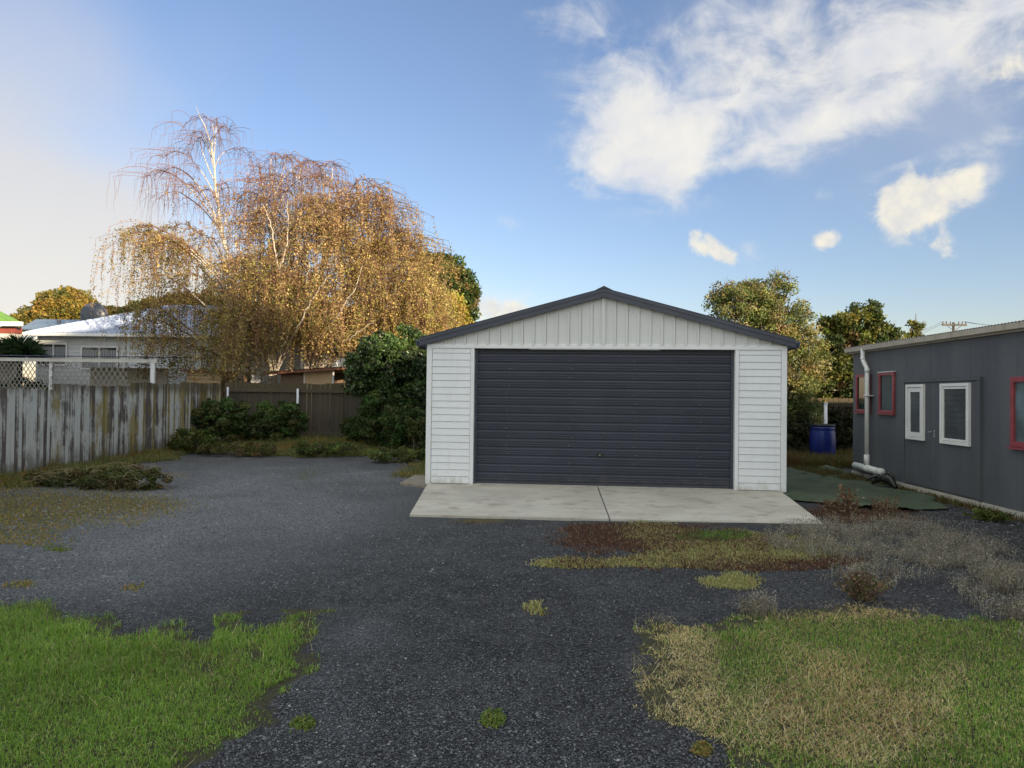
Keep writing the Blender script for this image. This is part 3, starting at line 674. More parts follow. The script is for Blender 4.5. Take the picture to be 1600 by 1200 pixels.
# door curtain
prof = []; z = GB + .035; pitch = .1445
while z < DH - .01:
    for dz, dy in ((0, .0), (.010, .0), (.011, .036), (.034, .036), (.036, .0), (.058, -.001), (.063, .010), (.073, .010), (.078, -.001), (.096, -.001), (.101, .010), (.111, .010), (.116, -.001), (.140, -.001)):
        if z + dz < DH: prof.append((z + dz, .095 + dy))
    z += pitch
b = MB(); prof += [(DH, .095)]
for (za, ya), (zb, yb) in zip(prof[:-1], prof[1:]): b.poly([(DX0 + .004, ya, za), (DX1 - .004, ya, za), (DX1 - .004, yb, zb), (DX0 + .004, yb, zb)])
door = b.build('roller_door', M['door_steel'], ga)
MB().box(DX0 + .004, DX1 - .004, .088, .102, GB + .006, GB + .034).build('bottom_rail', M['steel_grey'], door)
for x0 in (DX0 + .001, DX1 - .046): MB().box(x0, x0 + .045, .068, .118, GB + .004, DH - .001).build('door_guide', M['steel_grey'], ga)
MB().box(DX0, DX1, .135, .15, GB, DH).build('door_backing', M['black'], ga)
b = MB(); zz = GB + .04
while zz < DH - .15:
    for ci, cx_ in enumerate((.55, 1.62, 2.70, 3.76)):
        xx = DX0 + cx_ + (.045 if int((zz - GB) / .1445) % 2 else 0) + random.uniform(-.006, .006)
        if random.random() < .8: MB().box(xx - .007, xx + .007, .089, .0925, zz + .048, zz + .058).build('rivet', M['grey_iron'], door)
    zz += .1445
lx, lz = DX0 + 2.14, GB + .525
lk = MB(); lk.box(lx - .062, lx + .062, .074, .090, lz - .016, lz + .016); lk.lathe([(.036, 0), (.036, .008)], (0, 0, 0), 16)
for i in range(len(lk.v) - 32, len(lk.v)): vx, vy, vz = lk.v[i]; lk.v[i] = (lx + vx, .073 - vz, lz + vy)
lock = lk.build('door_lock', M['black'], door); MB().box(lx - .006, lx + .006, .060, .0645, lz - .010, lz + .012).build('keyhole', M['chrome'], lock)
# roof: two ribbed planes, barge caps and gutters
sl = (ZR - ZE) / RID; OV = .12; OF = .10; TH = .05
rf = MB()
for s in (-1, 1):
    n = 58
    for i in range(n):
        ya, yb = -OF + (GL + 2 * OF) * i / n, -OF + (GL + 2 * OF) * (i + 1) / n
        for (a, b2, o0, o1) in ((0, .5, 0, .012), (.5, 1, .012, 0)):
            y0, y1 = ya + (yb - ya) * a, ya + (yb - ya) * b2
            xe = RID + s * (RID + OV); ze = ZR - sl * (RID + OV)
            rf.poly([(RID, y0, ZR + TH + o0 + .03), (RID, y1, ZR + TH + o1 + .03), (xe, y1, ze + TH + o1 + .03), (xe, y0, ze + TH + o0 + .03)])
    xe = RID + s * (RID + OV); ze = ZR - sl * (RID + OV)
    rf.poly([(RID, -OF + .02, ZR + .005), (RID, GL + OF, ZR + .005), (xe, GL + OF, ze + .005), (xe, -OF + .02, ze + .005)])
rf.build('roof', M['roof_dark'], ga)
for s in (-1, 1):
    xe = RID + s * (RID + OV + .01); ze = ZR - sl * (RID + OV + .01)
    b = MB()
    for (ya, yb, d0, d1) in ((-OF - .02, -OF + .0, -.045, .085), (-OF - .032, -OF - .018, .035, .098), (-OF - .032, -OF + .13, .086, .100)):
        b.prism([(RID, 0, ZR + d0), (xe, 0, ze + d0), (xe, 0, ze + d1), (RID, 0, ZR + d1)], (0, ya, 0), (0, yb, 0))
    b.build('barge_board', M['roof_dark'], ga)
    xg = xe + s * .0; b = MB()
    b.prism([(xg - s * .0, 0, ze - .055), (xg + s * .055, 0, ze - .055), (xg + s * .075, 0, ze + .065), (xg + s * .062, 0, ze + .065), (xg + s * .047, 0, ze - .04), (xg, 0, ze - .04)], (0, -OF - .025, 0), (0, GL + OF, 0))
    b.build('gutter', M['roof_dark'], ga)
b = MB(); b.prism([(RID - .14, 0, ZR - sl * .14 + .103), (RID, 0, ZR + .103), (RID + .14, 0, ZR - sl * .14 + .103), (RID, 0, ZR + .135)], (0, -OF - .034, 0), (0, GL + OF, 0)); b.build('ridge_cap', M['roof_dark'], ga)

# apron slab in two pours with a joint
c_bl, c_br, c_fr, c_fl = np.array([-1.42, 12.62]), np.array([4.43, 12.10]), G(1288, 821)[:2], G(640, 806)[:2]
def apron(t0, t1, nm):
    b = MB(); N = 14
    P_ = lambda t, s, z: tuple((c_bl * (1 - t) + c_br * t) * (1 - s) + (c_fl * (1 - t) + c_fr * t) * s) + (z,)
    b.v = [P_(t0, 0, -.1), P_(t1, 0, -.1), P_(t1, 1, -.1), P_(t0, 1, -.1), P_(t0, 0, GB - .004), P_(t1, 0, GB - .004), P_(t1, 1, .022), P_(t0, 1, .022)]
    b.f = [(3, 2, 1, 0), (4, 5, 6, 7), (0, 1, 5, 4), (1, 2, 6, 5), (2, 3, 7, 6), (3, 0, 4, 7)]; b.mi = [0] * 6
    o = b.build(nm, M['concrete'], None, bevel=.006); tag(o, kind='structure'); return o
apron(0, .4905, 'concrete_driveway'); apron(.4935, 1, 'concrete_driveway')
a_, b_, c_, d_ = G(625, 758), G(669, 762), G(670, 745), G(648, 745)
st = MB(); st.prism([a_, b_, c_, d_], (0, 0, -.05), (0, 0, .045)); tag(st.build('concrete_step', plain('old_concrete', (.24, .21, .16), .8, .2, 5.0, dirt=(.12, .10, .07, .6)), None, bevel=.01), 'small flat concrete pad beside the left front corner of the garage', 'paving slab')

# ------------------------------------------------------------------ grey building on the right
BA = math.atan2(-1, -.0455)
gbld = empty('grey_building', (7.17, 15.45, 0), BA, 'long charcoal flat sheet clad building with red and white windows', 'building')
BL, BD, BH = 20.0, 9.5, 2.57
def wx(px):   # photo column -> distance along the facade
    y = 6.467 / ((px - 800) / F - .0455); return (15.45 - y) * 1.001
D0, D1 = wx(1416), wx(1533.5); DT = 1.90
b = MB(); b.box(0, BL, .004, BD, .10, BH + .045); b.build('wall', M['charcoal'], gbld)
b = MB(); xs = [0.0, 1.05, 2.25] + [wx(1455), wx(1517), wx(1590)] ; xs = sorted([0, 1.2, D0 - .05]) + [wx(1456) + 0, wx(1518), wx(1590), wx(1590) + 1.2]
top_z = BH + .04
def sheet(x0, x1, z0, z1): b.box(x0 + .002, x1 - .002, -.008, .003, z0, z1)
for a0, a1 in zip([0, 1.2], [1.2, D0 - .03]): sheet(a0, a1, .10, top_z)
sheet(D0 - .03, wx(1456), DT + .05, top_z); sheet(wx(1456), wx(1518), DT + .05, top_z); sheet(wx(1518), D1 + .03, DT + .05, top_z)
x = D1 + .03; nxt = wx(1590)
sheet(x, nxt, .10, top_z); x = nxt
while x < BL: sheet(x, min(x + 1.2, BL), .10, top_z); x += 1.2
b.build('cladding', M['charcoal'], gbld)
MB().box(-.01, BL, -.035, .5, -.12, .098).build('footing', M['concrete'], gbld)
# double door leaf with two white windows
dm = MB(); mid_x = wx(1456)
dm.box(D0 + .012, mid_x - .003, -.022, .0, .13, DT); dm.box(mid_x + .003, D1 - .012, -.022, .0, .13, DT)
door = dm.build('double_door', M['charcoal'], gbld, bevel=.003)
fr = MB(); fr.box(D0 - .03, D1 + .06, -.050, .0, DT + .004, DT + .045); fr.box(D1 - .008, D1 + .055, -.055, 0, .11, DT + .002); fr.box(D0 - .03, D0 + .008, -.034, 0, .11, DT + .002)
fr.build('door_frame', M['charcoal'], gbld)
sash = window(door, wx(1421), wx(1448.5), .905, 1.865, -.022, M['white_frame'], M['glass_dark'], .05, .05)
window(door, wx(1421) + .056, wx(1448.5) - .056, .961, 1.809, -.024, M['white_frame'], M['glass_dark'], .075, .032, name='window_sash')
window(door, wx(1475), wx(1520.5), .90, 1.865, -.022, M['white_frame'], M['glass_dark'], .05, .05)
window(door, wx(1475) + .055, wx(1520.5) - .055, .955, 1.81, -.024, M['white_frame'], M['glass_mid'], .035, .036, name='window_sash')
hx = wx(1463); hb = MB(); hb.box(hx - .02, hx + .02, -.03, -.022, .98, 1.10); hb.tube([(hx, -.03, 1.07), (hx, -.075, 1.07), (hx - .10, -.078, 1.065)], .009, 8)
hb.build('door_handle', M['chrome'], door)
for px0, px1, z0, z1 in ((1340.5, 1361.5, 1.34, 2.10), (1376, 1400, 1.34, 2.11)):
    window(gbld, wx(px0), wx(px1), z0, z1, -.008, M['red_frame'], M['glass_green'], .055, .04)
for px0, px1, zb_ in ((1340.5, 1361.5, 1.34), (1376, 1400, 1.34), (1584, 1640, .97)):
    x1_ = wx(px1) if px1 < 1600 else wx(1584) + 1.5
    MB().box(wx(px0) - .02, x1_ + .02, -.075, -.010, zb_ - .03, zb_ - .004).build('sill', M['red_frame'], gbld)
w3 = window(gbld, wx(1584), wx(1584) + 1.5, .97, 1.93, -.008, M['red_frame'], M['glass_pale'], .075, .045, mull=[wx(1584) + .9])
MB().box(wx(1376) - .02, wx(1400) + .02, -.06, -.010, 2.112, 2.125).build('head_flashing', M['white_frame'], gbld)
# roof, fascia and gutter
b = MB(); N = 150; RX0 = -.12
for i in range(int((BL + .3) / .076)):
    for a0, a1, h0, h1 in ((0, .25, 0, .015), (.25, .5, .015, .02), (.5, .75, .02, .006), (.75, 1, .006, 0)):
        x0, x1 = RX0 + .076 * (i + a0), RX0 + .076 * (i + a1)
        b.poly([(x0, -.13, BH + .088 + h0), (x1, -.13, BH + .088 + h1), (x1, BD + .1, BH + .20 + h1), (x0, BD + .1, BH + .20 + h0)])
b.build('roof', M['grey_iron'], gbld)
MB().box(-.10, BL, -.055, -.01, BH - .025, BH + .05).build('fascia', M['beige_fascia'], gbld)
b = MB(); b.prism([(0, -.06, BH + .005), (0, -.14, BH + .005), (0, -.155, BH + .085), (0, -.14, BH + .085), (0, -.13, BH + .02), (0, -.06, BH + .02)], (-.12, 0, 0), (BL, 0, 0)); b.build('gutter', M['beige_fascia'], gbld)
MB().box(-.10, -.03, -.004, BD, BH + .05, BH + .08).build('end_barge', M['beige_fascia'], gbld)
# downpipe with spigot pipe at the foot
dx = wx(1363); dt = wx(1357)
b = MB().tube([(dt, -.11, BH + .05), (dt, -.11, BH - .16), (dt + .015, -.11, BH - .20), (dx - .03, -.10, BH - .34), (dx, -.10, BH - .38), (dx, -.10, .42)], .043, 14)
dp = b.build('downpipe', M['pvc'], gbld, smooth=True)
for q0, q1, r0 in (((dt, -.11, BH - .13), (dt, -.11, BH - .19), .049), ((dx, -.10, BH - .36), (dx, -.10, BH - .44), .049), ((dx, -.10, .30), (dx, -.10, .50), .052)):
    MB().tube([q0, q1], r0, 14).build('pipe_socket', M['pvc'], dp, smooth=True)
MB().box(dx - .05, dx + .13, -.155, -.02, 1.66, 1.675).build('pipe_bracket', M['white_frame'], dp)
b = MB().tube([(dx - .55, -.10, .245), (dx + .62, -.10, .225)], .064, 18); b.tube([(dx + .56, -.10, .226), (dx + .66, -.10, .224)], .072, 18); b.tube([(dx - .12, -.10, .237), (dx + .12, -.10, .233)], .070, 18)
b.build('drain_pipe', M['pvc'], dp, smooth=True)

# ------------------------------------------------------------------ fences
def paling_run(p0, p1, tops, base_z, pw, gap, thick, offs, paint_fn, lich_fn, side=1):
    """vertical boards from p0 to p1 (plan), returns MB and colour list; tops(t)-> height"""
    b = MB(); cols = []; p0 = np.array(p0); p1 = np.array(p1); Ln = np.linalg.norm(p1 - p0); d = (p1 - p0) / Ln; nrm = np.array([-d[1], d[0]]) * side
    s = 0.0; i = 0
    while s < Ln - .02:
        wdt = pw * random.uniform(.9, 1.08); e = min(s + wdt, Ln)
        a = p0 + d * (s + gap * .5 + random.uniform(-.003, .003)); c = p0 + d * (e - gap * .5 + random.uniform(-.003, .003)); t = s / Ln
        o0 = offs + random.uniform(-.006, .006); o1 = o0 + thick
        ztop = tops(t) + random.uniform(-.018, .012); zb = base_z + random.uniform(-.01, .02); lean = d * random.uniform(-.010, .010)
        q0 = [a + nrm * o0, c + nrm * o0, c + nrm * o1, a + nrm * o1]; i0 = len(b.v)
        b.v += [(*p_, zb) for p_ in q0] + [(*(p_ + lean), ztop + random.uniform(-.004, .004)) for p_ in q0]
        for f in ((3, 2, 1, 0), (4, 5, 6, 7), (0, 1, 5, 4), (1, 2, 6, 5), (2, 3, 7, 6), (3, 0, 4, 7)): b.f.append(tuple(i0 + k for k in f)); b.mi.append(0)
        cols += [(random.random(), paint_fn(t), lich_fn(t), 1)] * 8
        s = e; i += 1
    return b, cols
fl = empty('paling_fence', (0, 0, 0), 0, 'weathered paling fence with flaking white paint and yellow lichen along the left side', 'fence')
segs = [((-8.95, 6.0), (-8.95, 14.35), 1.60), ((-8.95, 14.35), (-8.98, 17.3), 1.70), ((-8.98, 17.3), (-9.02, 20.0), 1.79), ((-9.02, 20.0), (-9.05, 22.9), 1.84)]
for i, (a0, a1, ht) in enumerate(segs):
    b, c = paling_run(a0, a1, lambda t: ht + (.012 * math.sin(t * 9)), -.03, .105, .006, .018, 0, lambda t: random.uniform(.0, 1.0) * (1.15 if i == 0 else .72), lambda t: random.uniform(0, .6) * (.25, .85, .75, 1.15)[i] + (.35 if random.random() < .16 * i else 0), side=-1)
    b.build('fence_panel', M['paling_paint'], fl, col=c)
for zz in (.35, 1.3): MB().box(-9.12, -9.05, 6.0, 22.9, zz, zz + .07).build('fence_rail', M['rail_raw'], fl)
for yy in np.arange(6.4, 22.8, 2.4): MB().box(-9.23, -9.12, yy, yy + .11, -.1, 1.45).build('post', M['rail_raw'], fl)
fb_ = empty('back_fence', (0, 0, 0), 0, 'dark wooden back fence with steel posts behind the overgrown bushes', 'fence')
FY = 23.4
b, c = paling_run((-9.0, FY - .35), (-1.2, FY + .1), lambda t: 1.90 - .03 * t + .015 * math.sin(t * 31), .12, .145, .008, .02, 0, lambda t: random.uniform(0, .35), lambda t: random.uniform(0, .5), side=1)
b.build('fence_panel', M['paling_raw'], fb_, col=c)
def yb(x): return FY - .35 + (x + 9.0) / 7.8 * .45
for z0, z1, o_ in ((1.60, 1.70, .07), (.22, .36, .08)):
    b = MB(); b.prism([(-9.0, yb(-9) - .01, z0), (-9.0, yb(-9) - o_, z0), (-9.0, yb(-9) - o_, z1), (-9.0, yb(-9) - .01, z1)], (0, 0, 0), (0, 0, 0))
    i0 = len(b.v) // 2; b.v = b.v[:i0] + [(-1.2, y_ + .45, z_) for _, y_, z_ in b.v[:i0]]; b.build('fence_rail', M['rail_raw'], fb_)
for px, mt, ztop in ((364, 'white_post', 1.74), (469.5, 'white_post', 1.72), (589.5, 'rust_post', 1.70)):
    xx = P(px, 650, FY)[0]; MB().tube([(xx, yb(xx) - .12, -.05), (xx, yb(xx) - .12, ztop)], .035 if px > 400 else .032, 10).build('steel_post', M[mt], fb_, smooth=True)
fr_ = empty('rear_fence', (0, 0, 0), 0, 'dark brown paling fence behind the blue drum between garage and grey building', 'fence')
b, c = paling_run((4.2, 21.6), (12.0, 21.2), lambda t: 1.62, .0, .15, .01, .02, 0, lambda t: 0, lambda t: random.uniform(0, .5), side=1); b.build('fence_panel', M['paling_dark'], fr_, col=c)
MB().box(4.2, 12.0, 21.12, 21.19, 1.38, 1.46).build('fence_rail', M['paling_dark'], fr_)

# ------------------------------------------------------------------ drum, mat, pipe
bp = G(1285, 719); dr = empty('plastic_drum', bp, .3, 'blue plastic drum with a black lid in front of the rear fence', 'drum')
dr.scale = (1.06, 1.06, 1.06)
b = MB().lathe([(.20, 0), (.262, .02), (.275, .06), (.285, .14), (.298, .30), (.305, .45), (.298, .60), (.286, .72), (.281, .74), (.288, .755), (.285, .80), (.275, .835), (.25, .85)]); b.build('drum_body', M['blue'], dr, smooth=True)
b = MB().lathe([(.290, .835), (.297, .845), (.297, .872), (.286, .882), (.262, .878), (.255, .862), (.05, .858)], n=32); b.build('lid', M['black'], dr, smooth=True)
pp = P(1290, 640, bp[1] + .7); b = MB().tube([(0, 0, -.05), (0, 0, pp[2] + .17)], .045, 12); b.tube([(0, 0, pp[2] + .15), (0, 0, pp[2] + .19)], .052, 12)
o = b.build('pipe_post', M['white_post'], None, smooth=True); o.location = (pp[0], pp[1], 0); tag(o, 'thin upright pale pipe standing behind the blue drum', 'post')
mp = [G(*p_) for p_ in ((1180, 734), (1290, 733), (1336, 741), (1378, 752), (1418, 768), (1470, 787), (1492, 797), (1420, 800), (1340, 795), (1300, 790), (1238, 783), (1180, 775))]
# draped mat as fine sheet
mx0, mx1, my0, my1 = min(p_[0] for p_ in mp), max(p_[0] for p_ in mp), min(p_[1] for p_ in mp), max(p_[1] for p_ in mp)
xs = np.arange(mx0, mx1, .06); ys = np.arange(my0, my1, .06); X, Y = np.meshgrid(xs, ys); ins = inpoly(*[X + (fbm(X, Y, 2, 61) - .5) * .15, Y + (fbm(X, Y, 2, 62) - .5) * .15], [tuple(p_[:2]) for p_ in mp])
Z = gz(X, Y) + .026 + (fbm(X, Y, 1.3, 63) - .5) * .05 + np.abs(np.sin(X * 1.7 + Y * .6 + 3 * fbm(X, Y, .6, 64))) ** 14 * .05 + np.abs(np.sin(X * 2.9 - Y * 1.1 + 4 * fbm(X, Y, .8, 65))) ** 20 * .04
I = np.arange(X.size).reshape(X.shape); k_ = ins[:-1, :-1] & ins[1:, :-1] & ins[:-1, 1:] & ins[1:, 1:]
Q = np.stack([I[:-1, :-1], I[:-1, 1:], I[1:, 1:], I[1:, :-1]], -1)[k_]
o = raw_mesh('ground_mat', np.stack([X, Y, Z], -1).reshape(-1, 3), Q, M['green_mat'], nper=4, smooth=True); tag(o, 'wrinkled dark green shade cloth spread on the ground beside the garage', 'mat')
p1, p2, p3 = G(1362, 756, .05), G(1384, 748, .16), G(1400, 762, .04)
b = MB().tube([p1, (p1 + p2) / 2 + [0, 0, .06], p2, (p2 + p3) / 2 + [0, 0, .05], p3], [.02, .07, .09, .08, .03], 10)
for _ in range(6):
    e_ = p2 + rng.normal(0, .12, 3) * [1.6, 1, .3]; b.tube([p2, (p2 + e_) / 2 + [0, 0, .05], e_ - [0, 0, .06]], [.05, .04, .01], 6)
tag(b.build('plastic_scrap', M['black_pipe'], None, smooth=True), 'crumpled black plastic lying on the green cloth near the drain pipe', 'rubbish')

# ------------------------------------------------------------------ houses, carport, shed on the left
HY = 30.0
h = empty('weatherboard_house', (0, 0, 0), 0, 'pale weatherboard house with a light blue iron roof behind the birch', 'house')
hx0, hx1 = P(58, 540, HY)[0], P(470, 540, HY)[0]; ez = P(200, 524, HY)[2]
MB().box(hx0, hx1, HY + .05, HY + 8, 0, ez).build('wall', M['pale_wall'], h)
b = MB(); z = 1.2
while z < ez - .3:
    b.poly([(hx0, HY - .01, z), (hx1, HY - .01, z), (hx1, HY + .02, z + .16), (hx0, HY + .02, z + .16)]); b.poly([(hx0, HY + .03, z), (hx1, HY + .03, z), (hx1, HY - .01, z), (hx0, HY - .01, z)]); z += .16
b.poly([(hx0, HY, z), (hx1, HY, z), (hx1, HY, ez), (hx0, HY, ez)]); b.build('weatherboards', M['pale_wall'], h)
def rib_plane(b, A0, A1, B1, B0, n, hgt=.035):
    """ribbed roofing between eave A0-A1 and ridge B0-B1"""
    A0, A1, B0, B1 = map(lambda p_: np.array(p_, float), (A0, A1, B0, B1)); nn = np.cross(A1 - A0, B0 - A0); nn /= np.linalg.norm(nn); nn *= np.sign(nn[2])
    for i in range(n):
        for f0, f1, h0, h1 in ((0, .7, 0, 0), (.7, .85, 0, 1), (.85, 1, 1, 0)):
            t0, t1 = (i + f0) / n, (i + f1) / n
            b.poly([A0 + (A1 - A0) * t0 + nn * hgt * h0, A0 + (A1 - A0) * t1 + nn * hgt * h1, B0 + (B1 - B0) * t1 + nn * hgt * h1, B0 + (B1 - B0) * t0 + nn * hgt * h0])
ev0, ev1 = P(33, 519, HY - .6), P(480, 519, HY - .6); ev1[2] = ev0[2]
rg0, rg1 = P(262, 477, HY + 4), P(480, 468, HY + 4); rg1[2] = rg0[2]
b = MB(); rib_plane(b, ev0, ev1, rg1, rg0, 60)
b.poly([ev0, rg0, (rg0[0], HY + 8.6, ev0[2]), (ev0[0], HY + 8.6, ev0[2])]); b.poly([(ev0[0], HY + 8.6, ev0[2]), rg0, rg1, (ev1[0], HY + 8.6, ev0[2])])
b.build('roof', M['pale_roof'], h)
MB().box(ev0[0], ev1[0], HY - .66, HY - .54, ev0[2] - .13, ev0[2] - .01).build('gutter', M['white_trim'], h)
MB().box(ev0[0] + .1, ev1[0], HY - .53, HY - .01, ev0[2] - .12, ev0[2] - .08).build('soffit', M['white_trim'], h)
for a0, a1, t0, t1 in ((62, 107, 536, 556), (127, 186, 541, 562)):
    A_, B_ = P(a0, t1, HY), P(a1, t0, HY); wn = window(h, A_[0], B_[0], A_[2] - .4, B_[2], HY - .02, M['white_trim'], M['glass_dark'], .07, .06, mull=[(A_[0] + B_[0]) / 2])
    cb = MB(); n = 26
    for i in range(n):
        x0 = A_[0] + .08 + (B_[0] - A_[0] - .16) * i / n; x1 = A_[0] + .08 + (B_[0] - A_[0] - .16) * (i + 1) / n
        cb.poly([(x0, HY - .046 + .006 * (i % 2), A_[2] - .3), (x1, HY - .046 + .006 * ((i + 1) % 2), A_[2] - .3), (x1, HY - .046 + .006 * ((i + 1) % 2), B_[2] - .16), (x0, HY - .046 + .006 * (i % 2), B_[2] - .16)])
    cb.build('curtain', M['curtain'], wn)
h2 = empty('slate_roof_house', (0, 0, 0), 0, 'house end with a grey blue hipped roof behind the far left of the pale house', 'house')
a0, a1, r0, r1 = P(27, 515, 34), P(190, 515, 34), P(56, 499, 38), P(190, 497, 38); a1[2] = a0[2]; r1[2] = r0[2]
b = MB(); rib_plane(b, a0, a1, r1, r0, 30); b.poly([a0, r0, r0 + [0, 4, 0], a0 + [0, 8, 0]]); b.build('roof', M['slate_roof'], h2)
MB().box(a0[0] + .5, a1[0] - .1, 34.6, 41, 0, a0[2] - .05).build('wall', M['pale_wall'], h2)
MB().tube([P(92, 505, 36), P(92, 500, 36)], .09, 8).build('flue', M['roof_dark'], h2)
h3 = empty('green_roof_house', (0, 0, 0), 0, 'cream house corner with a lime green roof and red trim at the far left edge', 'house')
a0, r0 = P(33, 503, 28), P(-40, 478, 31); gx = a0[0]; b = MB(); rib_plane(b, (gx - 9, 28, a0[2]), (gx, 28, a0[2]), (gx - 4.0, 31, a0[2] + 1.25), (gx - 9, 31, a0[2] + 1.25), 24)
b.poly([(gx, 28, a0[2]), (gx - 4.8, 34.5, a0[2]), (gx - 5.2, 32.5, a0[2] + 1.25), (gx - 4.0, 31, a0[2] + 1.25)]); b.build('roof', M['green_roof'], h3)
MB().box(gx - 9, gx + .1, 27.86, 27.98, a0[2] - .17, a0[2] + .0).build('gutter', M['gable_white'], h3)
MB().box(gx - 9, gx - .35, 28.2, 28.6, a0[2] - .42, a0[2] - .18).build('frieze', M['brick_red'], h3)
MB().box(gx - 9, gx - .4, 28.25, 28.7, 0, a0[2] - .425).build('wall', M['cream_wall'], h3)
dsh = P(147, 492, 36.5); dc = empty('satellite_dish', dsh, R(20), 'grey satellite dish above the slate roof beside the golden tree', 'satellite dish')
b = MB()
for i in range(4):
    for j in range(20):
        r0_, r1_ = .62 * i / 4, .62 * (i + 1) / 4; a0_, a1_ = 2 * math.pi * j / 20, 2 * math.pi * (j + 1) / 20; f_ = lambda r_, a: (r_ * math.cos(a), .35 * r_ * r_ - .1, r_ * math.sin(a))
        b.poly([f_(r0_, a0_), f_(r1_, a0_), f_(r1_, a1_), f_(r0_, a1_)] if i else [f_(r1_, a0_), f_(r1_, a1_), (0, -.1, 0)])
b.build('reflector', M['roof_dark'], dc, smooth=True); MB().tube([(0, 0, -.1), (0, .15, -1.0)], .04, 8).build('mast', M['roof_dark'], dc)

# carport with lattice
CY = 24.6
cp = empty('carport', (0, 0, 0), 0, 'low carport with a long white beam and diagonal lattice beyond the left fence', 'carport')
bx0, bx1 = P(-260, 560, CY)[0], P(246, 560, CY)[0]; bz = P(120, 565.5, CY)[2]
MB().box(bx0, bx1, CY - .04, CY + .06, bz, bz + .12).build('beam', M['beam_white'], cp)
b = MB(); rib_plane(b, (bx0, CY - .12, bz + .17), (bx1 - .1, CY - .12, bz + .17), (bx1 - .1, CY + 3.6, bz + .34), (bx0, CY + 3.6, bz + .34), 70, .03); b.build('roof', M['roof_dark'], cp)
MB().box(P(236, 560, CY)[0], P(242.5, 560, CY)[0], CY - .03, CY + .06, 0, bz - .002).build('post', M['white_post'], cp)
for pxx in (-120, 75): MB().box(P(pxx, 560, CY)[0], P(pxx + 5, 560, CY)[0], CY + .065, CY + .15, 0, bz - .002).build('post', M['white_post'], cp)
def lattice(x0, x1, z0, z1, sp, nm, mt):
    b = MB(); H = z1 - z0; k_ = 1.55
    def strip(xa, za, xb, zb, y):
        d = np.array([xb - xa, zb - za]); d /= np.linalg.norm(d); nn = np.array([-d[1], d[0]]) * .011
        b.prism([(xa + nn[0], 0, za + nn[1]), (xb + nn[0], 0, zb + nn[1]), (xb - nn[0], 0, zb - nn[1]), (xa - nn[0], 0, za - nn[1])], (0, y, 0), (0, y + .007, 0))
    for s in (1, -1):
        off = -H / k_
        while off < (x1 - x0) + H / k_:
            xa, xb = x0 + off, x0 + off + H / k_; za, zb = (z0, z1) if s > 0 else (z1, z0)
            if s < 0: pass
            la, lb = max(xa, x0), min(xb, x1)
            if lb > la:
                f0, f1 = (la - xa) / (xb - xa), (lb - xa) / (xb - xa); strip(la, za + (zb - za) * f0, lb, za + (zb - za) * f1, CY + (.0 if s > 0 else .008))
            off += sp
    b.box(x0, x1, CY - .02, CY + .02, z0 - .04, z0); b.build(nm, mt, cp)
lattice(bx0, P(74, 560, CY)[0], .9, bz - .004, .145, 'lattice', M['lattice'])
lattice(P(79, 560, CY)[0], P(200, 560, CY)[0], .9, bz - .004, .185, 'lattice', M['lattice'])
MB().box(P(72, 560, CY)[0], P(205, 560, CY)[0], CY + 2.6, CY + 2.7, 0, bz - .1).build('rear_wall', M['cream_wall'], cp)
# brown boarded shed wall right of it
bs = empty('boarded_shed', (0, 0, 0), 0, 'brown boarded shed half hidden under the drooping birch twigs', 'shed')
s0, s1 = P(292, 600, 26)[0], P(345, 600, 26)[0]; sz = P(300, 582, 26)[2]; b = MB(); z = .8
while z < sz: b.box(s0, s1, 26 - .02, 26.02, z + .006, z + .13); z += .135
b.build('wall', M['tan_board'], bs); MB().box(s0 + .01, s1 - .01, 26.03, 29, 0, sz).build('shell', M['brown_board'], bs)
MB().box(s0 - .15, s1 + .15, 25.8, 29.2, z + .005, z + .06).build('roof', M['rusty_iron'], bs)
# open shed with rusty roof
SY = 25.6
os_ = empty('open_shed', (0, 0, 0), 0, 'low open shed with a rusty iron roof and tan panel behind the back fence', 'shed')
x0, x1, x2, x3, x4 = [P(p_, 590, SY)[0] for p_ in (425, 477, 519, 560, 600)]
zt = P(520, 579, SY)[2]; zl = P(440, 583, SY)[2]
MB().box(x1, x2, SY, SY + .04, 0, zt + .0).build('panel', M['tan_board'], os_); MB().box(x2, x2 + .06, SY - .03, SY + .04, 0, zt + .01).build('post', M['cream_wall'], os_); MB().box(x1 - .05, x1, SY - .03, SY + .04, 0, zt - .02).build('post', M['cream_wall'], os_)
MB().box(x0 + .3, x1 - .055, SY, SY + .03, 0, zl - .06).build('side_board', M['brown_board'], os_)
MB().box(x0, x4, SY + 2.4, SY + 2.5, 0, zt).build('rear_wall', M['brown_board'], os_)
b = MB(); rib_plane(b, (x0 - .2, SY - .35, zl + .02), (x4, SY - .35, zt + .24), (x4, SY + 2.7, zt + .12), (x0 - .2, SY + 2.7, zl - .05), 50, .02)
b.build('roof', M['rusty_iron'], os_)
b = MB(); b.prism([(x0 - .2, 0, zl + .0), (x4, 0, zt + .22), (x4, 0, zt + .14), (x0 - .2, 0, zl - .08)], (0, SY - .36, 0), (0, SY - .32, 0)); b.build('fascia', M['rusty_iron'], os_)

